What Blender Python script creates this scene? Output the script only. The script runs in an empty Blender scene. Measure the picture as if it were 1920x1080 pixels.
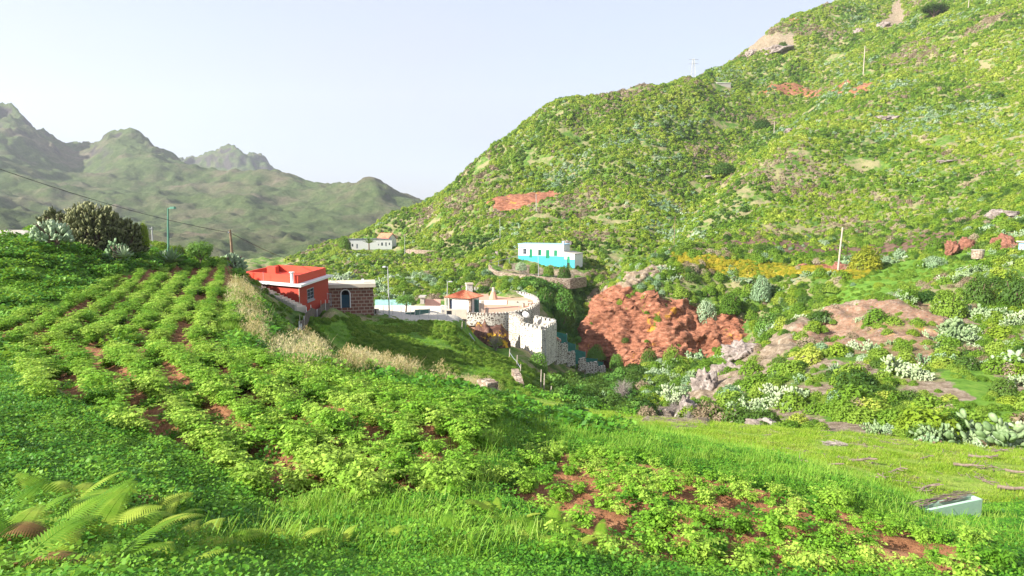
import bpy, bmesh, math, random
import numpy as np
from mathutils import Vector, Matrix
R = math.radians
rnd = random.Random(7)
rs = np.random.RandomState(11)
scene = bpy.context.scene
COL = scene.collection

# ------------------------------------------------------------ camera, sky, sun, exposure
F = 1173.0
PITCH = math.atan(135.0 / F)
cam_d = bpy.data.cameras.new('camera')
cam = bpy.data.objects.new('camera', cam_d)
COL.objects.link(cam)
cam_d.sensor_width = 36.0
cam_d.lens = 36.0 * F / 1920.0
cam_d.clip_start = 0.05
cam_d.clip_end = 20000
cam.rotation_euler = (R(90) - PITCH, 0, 0)
scene.camera = cam
SUN_DIR = Vector((-0.77, -0.39, 0.45)).normalized()      # towards the sun
w = bpy.data.worlds.new('World'); scene.world = w; w.use_nodes = True
nt = w.node_tree; nt.nodes.clear()
sky = nt.nodes.new('ShaderNodeTexSky'); sky.sky_type = 'NISHITA'; sky.sun_disc = False
sky.sun_elevation = math.asin(SUN_DIR.z)
sky.sun_rotation = math.atan2(SUN_DIR.x, SUN_DIR.y)
sky.air_density = 1.0; sky.dust_density = 2.0; sky.ozone_density = 1.0; sky.altitude = 300
bgn = nt.nodes.new('ShaderNodeBackground'); bgn.inputs[1].default_value = 0.125
wo = nt.nodes.new('ShaderNodeOutputWorld')
# thin high veil over the clear sky
tc = nt.nodes.new('ShaderNodeTexCoord'); cn = nt.nodes.new('ShaderNodeTexNoise'); cn.inputs['Scale'].default_value = 1.6; cn.inputs['Detail'].default_value = 7
mpn = nt.nodes.new('ShaderNodeMapping'); mpn.inputs['Scale'].default_value = (1, 1, 3.5); nt.links.new(tc.outputs['Generated'], mpn.inputs[0]); nt.links.new(mpn.outputs[0], cn.inputs['Vector'])
cr = nt.nodes.new('ShaderNodeMapRange'); cr.inputs[1].default_value = 0.35; cr.inputs[2].default_value = 0.75; cr.inputs[3].default_value = 0.62; cr.inputs[4].default_value = 0.86; nt.links.new(cn.outputs[0], cr.inputs[0])
vm = nt.nodes.new('ShaderNodeMix'); vm.data_type = 'RGBA'; nt.links.new(cr.outputs[0], vm.inputs[0]); nt.links.new(sky.outputs[0], vm.inputs[6]); vm.inputs[7].default_value = (2.2, 2.3, 2.72, 1)
nt.links.new(vm.outputs[2], bgn.inputs[0]); nt.links.new(bgn.outputs[0], wo.inputs[0])
sd = bpy.data.lights.new('sun', 'SUN'); sd.energy = 5.0; sd.angle = R(0.53); sd.color = (1.0, 0.95, 0.86)
sun = bpy.data.objects.new('sun', sd); COL.objects.link(sun)
sun.rotation_euler = SUN_DIR.to_track_quat('Z', 'Y').to_euler()
scene.view_settings.view_transform = 'Standard'; scene.view_settings.look = 'None'
scene.view_settings.exposure = 1.4; scene.view_settings.gamma = 1.0
scene.render.resolution_x = 1024; scene.render.resolution_y = 576

# ------------------------------------------------------------ helpers
CT, ST = math.cos(PITCH), math.sin(PITCH)
def P(px, py, D):
    """world point seen at photo pixel px,py lying D metres ahead"""
    x = (px - 960) / F; y = -(py - 540) / F
    ry = CT + y * ST; rz = -ST + y * CT
    k = D / ry
    return Vector((x * k, D, rz * k))
def uw(px, py):
    x = (np.asarray(px, float) - 960) / F; y = -(np.asarray(py, float) - 540) / F
    ry = CT + y * ST
    return x / ry, (-ST + y * CT) / ry
def to_px(u, wv):
    # inverse of uw
    den = CT - wv * ST
    y = (wv * CT + ST) / den
    ry = CT + y * ST
    return u * ry * F + 960, 540 - y * F

perm = np.random.RandomState(5).permutation(256); perm = np.concatenate([perm, perm, perm])
grads = np.random.RandomState(6).normal(size=(256, 3)); grads /= np.linalg.norm(grads, axis=1)[:, None]
def perlin(x, y, z=None):
    x = np.asarray(x, float); y = np.asarray(y, float)
    z = np.zeros_like(x) if z is None else np.asarray(z, float)
    xi = np.floor(x).astype(int); yi = np.floor(y).astype(int); zi = np.floor(z).astype(int)
    xf, yf, zf = x - xi, y - yi, z - zi
    f = lambda t: t * t * t * (t * (t * 6 - 15) + 10)
    u, v, ww = f(xf), f(yf), f(zf)
    out = 0
    for dx in (0, 1):
        for dy in (0, 1):
            for dz in (0, 1):
                h = perm[(perm[(perm[(xi + dx) & 255] + yi + dy) & 255] + zi + dz) & 255]
                g = grads[h]
                d = g[..., 0] * (xf - dx) + g[..., 1] * (yf - dy) + g[..., 2] * (zf - dz)
                out = out + d * (u if dx else 1 - u) * (v if dy else 1 - v) * (ww if dz else 1 - ww)
    return out * 1.6
def fbm(x, y, z=None, o=4, ridged=False):
    a, s, t = 1.0, 1.0, 0
    for i in range(o):
        n = perlin(np.asarray(x) * s + 17.3 * i, np.asarray(y) * s - 9.1 * i, None if z is None else np.asarray(z) * s)
        t = t + a * ((1 - np.abs(n) * 2) if ridged else n)
        a *= 0.5; s *= 2.03
    return t
def inpoly(px, py, poly):
    px = np.asarray(px); py = np.asarray(py)
    ins = np.zeros(px.shape, bool)
    n = len(poly)
    for i in range(n):
        x1, y1 = poly[i]; x2, y2 = poly[(i + 1) % n]
        if y1 == y2: continue
        c = ((y1 > py) != (y2 > py)) & (px < (x2 - x1) * (py - y1) / (y2 - y1) + x1)
        ins ^= c
    return ins

def tag(o, label=None, cat=None, group=None, kind=None):
    if label: o['label'] = label
    if cat: o['category'] = cat
    if group: o['group'] = group
    if kind: o['kind'] = kind
    return o
def link(name, me, parent=None):
    o = bpy.data.objects.new(name, me); COL.objects.link(o)
    if parent is not None: o.parent = parent
    return o
def empty(name, loc, rz=0.0, label=None, cat=None, group=None):
    o = bpy.data.objects.new(name, None); COL.objects.link(o)
    o.location = loc; o.rotation_euler = (0, 0, rz); o.empty_display_size = 0.2
    return tag(o, label, cat, group)
def copy_tree(o, parent=None):
    c = o.copy(); COL.objects.link(c); c.parent = parent
    for ch in list(o.children): copy_tree(ch, c)
    return c
def mesh_np(name, V, Fc, mat=None, smooth=False, matidx=None):
    """V (n,3); Fc (m,k) int array or list of faces"""
    me = bpy.data.meshes.new(name)
    V = np.asarray(V, np.float32)
    if isinstance(Fc, np.ndarray):
        k = Fc.shape[1]; m = Fc.shape[0]
        me.vertices.add(len(V)); me.vertices.foreach_set('co', V.ravel())
        me.loops.add(m * k); me.loops.foreach_set('vertex_index', Fc.astype(np.int32).ravel())
        me.polygons.add(m); me.polygons.foreach_set('loop_start', np.arange(m, dtype=np.int32) * k)
        if smooth: me.polygons.foreach_set('use_smooth', np.ones(m, bool))
        me.update(calc_edges=True); me.validate()
    else:
        me.from_pydata([tuple(map(float, v)) for v in V], [], [tuple(f) for f in Fc])
        if smooth:
            for p in me.polygons: p.use_smooth = True
        me.update()
    if mat is not None:
        for m_ in (mat if isinstance(mat, (list, tuple)) else [mat]): me.materials.append(m_)
    if matidx is not None: me.polygons.foreach_set('material_index', np.asarray(matidx, np.int32))
    return me

# ------------------------------------------------------------ terrain control points (photo pixel x, y, metres ahead)
NEAR = [
 # foot of the bank the picture is taken from
 (-250,1150,2.2),(100,1150,2.3),(500,1180,2.8),(960,1180,3.0),(1400,1180,4.6),(1900,1180,5.5),(2200,1150,5.5),
 (0,1060,3.0),(150,1060,3.2),(400,1075,4.3),(700,1060,4.9),(960,1050,5.4),(1100,1060,5.8),(1400,1080,6.5),(1700,1080,6.8),(1920,1075,7.0),(2150,1060,7.5),
 (0,960,4.6),(200,960,5.2),(400,960,6.6),(560,975,6.6),(700,985,6.4),(880,980,6.6),(1000,960,7.6),(1200,960,8.0),(1500,1000,8.1),(1800,1020,8.3),(1930,1010,9.0),
 # dark bank bottom left, climbing towards the camera
 (0,860,7.0),(200,870,7.8),(100,760,10.2),(-200,850,6.5),(-200,740,10),
 # upper potato field
 (330,880,8.2),(500,900,8.1),(700,900,8.2),(870,900,8.6),(300,800,10.2),(600,800,10.6),(800,810,10.9),(900,840,10.6),
 (60,700,13.8),(300,700,14.0),(550,740,13.4),(700,760,13.3),(900,780,13.4),(480,690,16.0),
 (0,660,17),(200,655,18),(380,650,18.8),(-200,650,17),
 (150,600,22),(330,600,23.5),(430,620,21.5),
 (250,550,30),(400,545,32),(350,515,39),(440,512,40),
 # its far rim, and the drop just beyond
 (455,560,31),(475,620,24.5),(520,672,20.5),(600,695,19),(700,712,18.2),(800,730,17.4),(880,752,16.4),(935,775,15.6),(962,815,13.8),
 (482,566,41),(500,590,38),(545,640,34),(590,668,33),
 # left bank and track
 (0,560,25),(150,520,31),(260,500,36),(0,500,28),(120,475,33),(0,460,31),(60,452,33),(0,436,36),(70,436,37),(-150,440,36),(-250,520,26),
 (150,445,40),(250,462,42),(320,478,42),(380,492,42),(440,503,43),
 (0,450,45),(100,455,48),(250,475,52),(350,500,52),(440,515,50),(-200,450,48),
 (0,640,60),(250,640,60),(-250,640,60),(400,560,62),
 # bank next to the red house and the yard
 (470,535,48),(490,545,49),(520,562,50),(560,578,50),(500,545,60),(440,530,60),(610,580,52),(560,600,46),(520,610,42),(630,588,60),(700,590,60),
 (600,590,66),(700,580,70),(650,578,80),(540,560,80),
 (760,592,63),(820,596,66),(870,600,68),(760,586,76),(820,584,80),(700,584,80),(760,582,90),(830,580,90),(690,580,90),(760,576,98),
 # grass slope below the yard
 (600,610,52),(700,612,57),(800,615,59),(850,612,60),(650,650,46),(750,660,46),(850,665,50),(590,650,42),(700,690,38),(800,710,38),(640,675,39),
 (900,690,48),(960,700,49),(920,735,39),(960,745,37),(880,730,38),(870,655,55),(930,665,60),(990,690,58),
 # lower meadow
 (980,742,38),(1080,765,34),(1200,783,30.5),(1300,795,28.5),(1400,803,27),(1550,812,25.5),(1700,828,24),(1920,842,22.8),(2150,850,22),
 (1000,780,27),(1100,800,23),(1200,820,20),(1400,850,18.5),(1600,880,17),(1800,880,17.8),(1920,900,16.6),
 (1700,945,14.2),(1830,955,14),(1920,950,14.2),(2100,940,14.4),
 # rim of second field
 (1000,815,14.4),(1100,812,14.6),(1200,828,14.2),(1330,850,13.6),(1450,880,12.6),(1580,915,11.6),(1680,955,10.8),(1760,985,10.4),(1900,1000,10.2),(2100,1000,10),
 (1000,850,12),(1150,860,11.8),(1300,890,11),(1450,930,10),(1600,970,9.4),(940,880,10),
 # gully
 (1000,720,52),(1040,720,62),(1100,760,46),(1120,735,60),(1170,755,54),(1240,765,48),(1160,735,64),(1250,738,62),(1080,715,72),(1150,710,74),(1250,705,76),(1030,700,73),(1200,695,84),
 (1000,670,72),(960,650,72),(900,670,66),
 (1040,690,80),(1100,704,84),(1130,712,86),(1060,684,88),(1100,694,92),
 # rocky spur on the right
 (1300,785,40),(1240,775,43),(1400,795,34),(1500,800,32),(1350,735,50),(1420,690,56),(1360,700,60),(1500,740,40),(1600,800,29),(1700,815,27.5),(1850,830,26),(2100,835,25.5),
 (1600,720,40),(1750,760,34),(1800,700,41),(1900,780,31),(1900,700,42),(1450,650,59),(1550,660,52),(1650,660,51),(1800,650,52),(1920,650,50),(2150,680,45),
 (1490,605,66),(1600,575,70),(1700,560,68),(1560,630,60),(1650,600,60),(1750,600,60),(1850,510,74),(1800,560,67),(1900,560,66),(1920,490,78),(2100,480,78),
 # green basin between cliff foot and spur
 (1300,690,76),(1350,675,80),(1420,655,80),(1280,670,88),(1480,625,76),(1550,590,84),
 # red cliff
 (1085,645,96),(1120,675,95),(1200,692,90),(1300,665,92),(1400,640,92),(1130,585,99),(1200,560,100),(1300,560,100),(1400,585,97),(1110,610,97.5),(1200,610,96),(1300,610,96),
 (1180,530,103),(1240,495,106),(1300,520,103),(1400,530,101),(1500,560,94),(1250,482,112),(1350,490,108),(1500,505,102),(1600,520,94),(1580,550,88),
 (1700,528,84),(1800,515,82),(1620,505,100),(1700,500,96),(1800,478,96),(1880,480,90),(1900,462,96),(2100,455,96),(1700,480,106),
 # left of the cliff: the side valley
 (1060,640,104),(1075,600,112),(1110,560,118),(1150,520,126),(1200,490,136),(1180,480,140),
 # castle surroundings
 (895,645,79),(930,655,77),(912,635,81),(960,655,80),(1010,650,82),(900,570,98),(960,545,104),(1030,560,106),(1050,600,104),(860,560,96),(880,540,108),
 (1000,525,119),(930,515,120),(1060,540,117),(1090,530,121),(920,495,126),(1000,500,127),(1080,500,128),(1000,487,131),(1100,490,134),(960,482,133),
 (1150,475,142),(850,530,118),(850,495,136),(800,520,125),(740,540,112),(690,540,115),(640,520,135),(600,505,160),(560,500,175),(700,500,165),(760,500,150),
 (580,488,205),(640,470,205),(700,466,208),(760,462,205),(780,440,215),(860,455,180),(900,470,160),(950,455,152),(1060,450,150),
 # saddle left of the big hill
 (620,462,235),(680,440,240),(740,410,245),(800,388,248),(840,360,250),
 # spur one
 (900,402,200),(1000,400,190),(1045,375,200),(960,372,210),(900,360,220),(1100,420,172),(1200,440,160),(1250,470,152),
 (870,330,252),(930,280,256),(1000,232,262),(1050,200,268),(1120,182,275),(1200,168,282),(1300,155,290),
 (1000,300,232),(1100,300,222),(1200,350,200),(1280,340,208),(1100,240,250),(1200,230,255),(1300,240,258),(1300,420,160),
 # crease
 (1290,425,176),(1330,370,202),(1380,300,242),(1440,235,278),(1500,185,302),(1250,300,224),(1400,330,166),(1450,300,178),(1500,250,200),(1350,400,152),
 # upper hill behind
 (1340,160,305),(1318,150,330),(1350,125,335),(1400,100,342),(1420,85,345),(1450,60,352),(1490,38,360),(1540,18,368),(1600,0,378),(1700,-60,395),(1900,-160,420),
 (1420,150,315),(1500,110,325),(1600,90,320),(1600,50,345),(1700,20,350),
 # spur two
 (1300,455,128),(1400,470,118),(1500,488,110),(1600,480,112),(1700,465,112),(1800,440,110),(1900,410,106),(2100,400,104),
 (1400,400,146),(1500,380,150),(1650,400,138),(1800,380,130),(1600,300,178),(1750,300,168),(1900,300,150),
 (1550,220,220),(1700,200,214),(1900,180,200),(1620,150,262),(1700,110,268),(1800,60,266),(1900,0,264),(1960,-40,268),(2150,-100,262),
 (1780,30,290),(1850,0,300),(1900,-60,330),
]
BACK = []
for (px, py, D) in [(620,462,235),(680,440,240),(740,410,245),(800,388,248),(840,360,250),(870,330,252),(930,280,256),(1000,232,262),(1050,200,268),(1120,182,275),(1200,168,282),(1260,160,287)]:
    BACK.append((px, py + 26, D * 1.12)); BACK.append((px, py + 120, D * 1.45))
for (px, py, D) in [(1318,150,330),(1400,100,342),(1450,60,352),(1540,18,368),(1600,0,378),(1700,-60,395),(1900,-160,420)]:
    BACK.append((px, py + 16, D * 1.08)); BACK.append((px, py + 90, D * 1.35))
for px in (-250, 0, 250, 450, 560): BACK += [(px, 520, 200), (px, 500, 320)]
NEAR += BACK
NEAR += [(540,495,240),(300,520,120),(0,530,120)]
KV = 6.0
class Surf:
    def __init__(s, pts, c=0.22):
        a = np.array(pts, float)
        s.u, s.w = uw(a[:, 0], a[:, 1]); s.v = np.log(a[:, 2]) * KV
        s.U = s.u * 11.73; s.c = c
        n = len(a)
        r = np.sqrt((s.U[:, None] - s.U) ** 2 + (s.v[:, None] - s.v) ** 2 + c * c)
        A = np.zeros((n + 3, n + 3)); A[:n, :n] = r + np.eye(n) * -0.02
        Q = np.stack([np.ones(n), s.U, s.v], 1); A[:n, n:] = Q; A[n:, :n] = Q.T
        s.co = np.linalg.solve(A, np.concatenate([s.w, [0, 0, 0]]))
    def __call__(s, u, D):
        sh = np.shape(u); U = np.ravel(u) * 11.73; V = np.log(np.ravel(D)) * KV
        out = np.empty(len(U)); n = len(s.u)
        for i in range(0, len(U), 60000):
            a, b = U[i:i + 60000], V[i:i + 60000]
            r = np.sqrt((a[:, None] - s.U) ** 2 + (b[:, None] - s.v) ** 2 + s.c ** 2)
            out[i:i + 60000] = r @ s.co[:n] + s.co[n] + s.co[n + 1] * a + s.co[n + 2] * b
        return out.reshape(sh)
near_s = Surf(NEAR)
UG = np.linspace(-1.06, 1.06, 840)
DG = np.concatenate([np.geomspace(1.6, 50, 270, endpoint=False), np.geomspace(50, 88, 150, endpoint=False), np.linspace(88, 106, 260, endpoint=False), np.geomspace(106, 130, 80, endpoint=False), np.geomspace(130, 460, 260)])
uu, dd = np.meshgrid(UG, DG)                     # rows = distance
WW = near_s(uu, dd)
XX = uu * dd; YY = dd.copy(); ZZ = WW * dd
PX, PY = to_px(uu, WW)
# ------------------------------------------------------------ regions of the ground (outlines follow the photograph, then live on the ground)
REG = {
 'f1b': ([(0,612),(120,566),(230,520),(310,500),(440,500),(452,560),(430,620),(410,648),(0,650)], 12, 45),
 'f1f': ([(35,668),(430,662),(560,702),(700,735),(880,765),(925,790),(900,900),(850,965),(560,955),(430,935),(290,860),(60,760)], 7, 22),
 'path1': ([(0,650),(430,650),(440,664),(60,672),(120,780),(60,760),(0,690)], 9, 22),
 'soil2': ([(440,910),(600,960),(580,1000),(480,990)], 4, 9),
 'f2': ([(960,852),(1010,835),(1200,860),(1400,905),(1600,950),(1740,1005),(1860,1045),(1900,1120),(1060,1120),(1000,1010),(890,930)], 5, 14),
 'soil3': ([(1780,1050),(1870,1040),(1900,1120),(1760,1120)], 4, 9),
 'meadow': ([(950,735),(1200,781),(1450,803),(1920,842),(2200,850),(2200,960),(1850,985),(1700,950),(1500,880),(1300,830),(1100,795),(1000,770)], 13.5, 45),
 'slope': ([(570,600),(870,600),(905,630),(950,655),(1000,690),(985,745),(880,740),(640,695),(560,650)], 33, 74),
 'yard': ([(640,578),(705,583),(760,600),(880,602),(882,576),(700,576),(640,570)], 57, 96),
 'red': ([(1078,650),(1090,600),(1140,548),(1200,556),(1290,570),(1395,590),(1400,650),(1300,662),(1180,700),(1100,680)], 86, 108),
 'redp': ([(915,392),(960,375),(1040,364),(1052,378),(1010,398),(930,402)], 160, 240),
 'cliffcap': ([(1090,600),(1140,548),(1200,505),(1240,488),(1260,500),(1200,540),(1130,590)], 92, 114),
 'yellow': ([(1255,478),(1340,480),(1500,500),(1640,512),(1600,528),(1480,518),(1350,508),(1270,490)], 88, 118),
 'redfield': ([(1430,498),(1560,492),(1570,512),(1500,510)], 96, 118),
 'gfield': ([(1600,512),(1740,480),(1800,470),(1890,470),(1880,492),(1740,532),(1640,562),(1560,585),(1560,560)], 66, 106),
 'dkband': ([(1290,462),(1420,468),(1650,490),(1780,462),(1800,440),(1650,456),(1420,455),(1310,445)], 104, 130),
 'grocks': ([(1200,790),(1290,740),(1400,680),(1480,610),(1560,575),(1700,545),(1700,560),(1560,600),(1520,640),(1420,700),(1330,760),(1330,800)], 26, 80),
 'tanrock': ([(1490,612),(1650,560),(1780,560),(1760,670),(1640,680),(1480,640)], 46, 72),
 'gfield2': ([(1760,700),(1830,690),(1930,740),(1930,800),(1800,780)], 24, 44),
 'gfield3': ([(1280,690),(1340,660),(1460,640),(1400,690),(1330,720)], 60, 96),
 'rockhill': ([(1390,100),(1430,70),(1490,60),(1490,90)], 320, 380),
 'rockhill2': ([(1650,40),(1690,0),(1700,50),(1660,60)], 290, 400),
 'redhill': ([(1312,150),(1330,135),(1345,150)], 300, 340),
 'redhill2': ([(1460,45),(1510,35),(1500,50)], 320, 400),
 'landslip': ([(1400,180),(1440,165),(1640,160),(1620,185)], 230, 330),
 'bpath': ([(930,500),(960,492),(1080,505),(1100,520),(1060,530),(990,520)], 117, 130),
 'track': ([(-100,428),(75,428),(60,440),(-100,444)], 30, 44),
}
def region(name, px, py, D, jit=0.0, jx=None, jy=None):
    poly, a, b = REG[name]
    x, y = px, py
    if jx is not None: x = px + jx * jit; y = py + jy * jit * 0.5
    return inpoly(x, y, poly) & (D > a) & (D < b)
jx = fbm(XX / dd * 60, np.log(dd) * 60, o=3); jy = fbm(XX / dd * 60 + 40, np.log(dd) * 60 + 11, o=3)
M = {k: region(k, PX, PY, dd, 9, jx, jy).astype(float) for k in REG}
def blur(a, n=2):
    for _ in range(n):
        b = a.copy(); b[1:-1, 1:-1] = (a[1:-1, 1:-1] * 2 + a[:-2, 1:-1] + a[2:, 1:-1] + a[1:-1, :-2] + a[1:-1, 2:]) / 6; a = b
    return a
# relief: furrows in the fields, tussocks, boulders and shrubby lumps on the hill
calm = blur(np.clip(sum(M[k] for k in ('f1b', 'f1f', 'f2', 'meadow', 'yard', 'path1', 'track', 'gfield', 'gfield3','slope')), 0, 1), 4)
far = np.clip((dd - 60) / 80, 0, 1)
amp = 0.05 + 0.10 * np.clip((dd - 4) / 20, 0, 1) + 0.55 * np.clip((dd - 40) / 60, 0, 1)
amp = amp * (1 - 0.8 * calm)
rel = fbm(XX / 2.2, YY / 2.2, o=4) * 0.5 * amp + fbm(XX / 14, YY / 14, o=3) * 1.5 * amp
hill = np.clip((dd - 125) / 60, 0, 1)
rel += hill * (fbm(XX / 45, YY / 45, o=4, ridged=True) - 0.6) * 2.6
rel *= np.clip(dd / 8, 0.3, 1)
ZZ += rel
# levelled ground under buildings
COLPX = uu * CT * F + 960
for (a, b, d0, d1, zt_) in [(642, 752, 196, 224, P(690, 468.5, 207).z)]:
    m_ = np.clip(np.minimum(COLPX - a + 14, b + 14 - COLPX) / 14, 0, 1) * np.clip(np.minimum(dd - d0 + 4, d1 + 4 - dd) / 4, 0, 1)
    ZZ = ZZ * (1 - m_) + zt_ * m_
rows1b = np.sin((XX * 15 + YY * 6.3) / 16.3 * 2 * math.pi / 0.95)
rows1f = np.sin((XX * 5.8 + YY * 4.7) / 7.46 * 2 * math.pi / 0.95)
rows2 = np.sin((XX * 1.2 + YY * 2.0) / 2.33 * 2 * math.pi / 0.88)
ZZ += 0.08 * (blur(M['f1b']) * rows1b + blur(M['f1f']) * rows1f + blur(M['f2']) * rows2)
rockm = blur(np.clip(M['red'] + M['cliffcap'] * 0.7 + M['tanrock'] * 0.6 + M['grocks'] * 0.7, 0, 1), 3)
# stony displacement along the surface normal
def normals(X, Y, Z):
    Px = np.stack([X, Y, Z], -1)
    du = np.zeros_like(Px); dv = np.zeros_like(Px)
    du[:, 1:-1] = Px[:, 2:] - Px[:, :-2]; dv[1:-1] = Px[2:] - Px[:-2]
    n = np.cross(du, dv); l = np.linalg.norm(n, axis=-1, keepdims=True); l[l == 0] = 1
    return n / l
N0 = normals(XX, YY, ZZ)
near100 = np.clip(dd / 90, 0.3, 1)
disp = (fbm(XX / 4.5, YY / 9, ZZ / 3.4, o=5, ridged=True) - 0.7) * 1.0 * rockm * near100 + fbm(XX / 9, YY / 9, ZZ / 6, o=2) * 1.2 * rockm * near100
disp += blur(M['red'], 2) * (fbm(XX / 1.1, YY / 1.1, ZZ / .8, o=3)) * .2
disp += blur(M['red'], 2) * (fbm(XX / 12, YY / 12, ZZ / 1.6, o=3)) * 0.7
XV, YV, ZV = XX + N0[..., 0] * disp, YY + N0[..., 1] * disp, ZZ + N0[..., 2] * disp

def heightmap_w():
    return ZV / YV
HW = heightmap_w()
HU = XV / YV
def gz(x, y):
    """ground height at world x, y (arrays)"""
    x = np.asarray(x, float); y = np.asarray(y, float)
    u = x / y
    fu = np.clip((u - UG[0]) / (UG[1] - UG[0]), 0, len(UG) - 1.001); iu = fu.astype(int); fu -= iu
    fd = np.clip(np.interp(y, DG, np.arange(len(DG))), 0, len(DG) - 1.001); idd = fd.astype(int); fd -= idd
    g = lambda a, b: ZZ[a, b]
    return (g(idd, iu) * (1 - fu) + g(idd, iu + 1) * fu) * (1 - fd) + (g(idd + 1, iu) * (1 - fu) + g(idd + 1, iu + 1) * fu) * fd
def hit(px, py, dmin=2.0):
    """first ground point met by the sight line through a photo pixel, from dmin metres on"""
    u, wv = uw(px, py); u = float(u); wv = float(wv)
    z = gz(DG * u, DG) - wv * DG
    k = np.where((z[1:] >= 0) & (DG[1:] > dmin))[0]
    if len(k) == 0: D = 100.0
    else:
        k = k[0]; a, b = z[k], z[k + 1]; t = 0 if a == b or a > 0 else -a / (b - a); D = DG[k] + (DG[k + 1] - DG[k]) * t
    return Vector((u * D, D, float(gz(u * D, D))))
def G(px, D):
    """ground point in picture column px at distance D"""
    x = (px - 960) / F / CT * D
    return Vector((x, D, float(gz(x, D))))

# ------------------------------------------------------------ node helper + ground material
class NT:
    def __init__(s, name):
        s.m = bpy.data.materials.new(name); s.m.use_nodes = True; s.t = s.m.node_tree; s.t.nodes.clear()
        s.out = s.t.nodes.new('ShaderNodeOutputMaterial')
    def n(s, typ, **kw):
        nd = s.t.nodes.new(typ)
        for k, v in kw.items():
            if k.startswith('i_'):
                key = k[2:]; key = int(key) if key.isdigit() else key.replace('_', ' ')
                s.set(nd.inputs[key], v)
            else: setattr(nd, k, v)
        return nd
    def set(s, sock, v):
        if isinstance(v, bpy.types.NodeSocket): s.t.links.new(v, sock)
        elif isinstance(v, bpy.types.Node): s.t.links.new(v.outputs[0], sock)
        else:
            if isinstance(v, (tuple, list)) and len(v) == 3 and sock.type == 'RGBA': v = (*v, 1)
            sock.default_value = v
    def mix(s, f, a, b, mode='MIX'):
        nd = s.t.nodes.new('ShaderNodeMix'); nd.data_type = 'RGBA'; nd.blend_type = mode
        s.set(nd.inputs[0], f); s.set(nd.inputs[6], a); s.set(nd.inputs[7], b); return nd.outputs[2]
    def math(s, op, a, b=0.0, clamp=False):
        nd = s.t.nodes.new('ShaderNodeMath'); nd.operation = op; nd.use_clamp = clamp
        s.set(nd.inputs[0], a); s.set(nd.inputs[1], b); return nd.outputs[0]
    def noise(s, scale, detail=5, vec=None, rough=0.55, w=0):
        nd = s.t.nodes.new('ShaderNodeTexNoise'); nd.inputs['Scale'].default_value = scale
        nd.inputs['Detail'].default_value = detail; nd.inputs['Roughness'].default_value = rough
        if vec is not None: s.set(nd.inputs['Vector'], vec)
        return nd.outputs[0]
    def pos(s):
        g = s.t.nodes.new('ShaderNodeNewGeometry'); return g.outputs['Position']
    def ramp(s, f, stops):
        nd = s.t.nodes.new('ShaderNodeValToRGB'); s.set(nd.inputs[0], f)
        e = nd.color_ramp.elements
        while len(e) < len(stops): e.new(0.5)
        for i, (p, c) in enumerate(stops):
            e[i].position = p; e[i].color = (*c, 1) if len(c) == 3 else c
        return nd.outputs[0]
    def attr(s, name):
        nd = s.t.nodes.new('ShaderNodeAttribute'); nd.attribute_name = name; return nd
    def bump(s, h, strength=0.4, dist=0.1):
        nd = s.t.nodes.new('ShaderNodeBump'); nd.inputs['Strength'].default_value = strength; nd.inputs['Distance'].default_value = dist
        s.set(nd.inputs['Height'], h); return nd.outputs[0]
    def bsdf(s, col, rough=0.8, normal=None, spec=0.25, metal=0.0):
        b = s.t.nodes.new('ShaderNodeBsdfPrincipled'); s.set(b.inputs['Base Color'], col); s.set(b.inputs['Roughness'], rough)
        b.inputs['Specular IOR Level'].default_value = spec; b.inputs['Metallic'].default_value = metal
        if normal is not None: s.set(b.inputs['Normal'], normal)
        s.t.links.new(b.outputs[0], s.out.inputs[0]); return b

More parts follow.
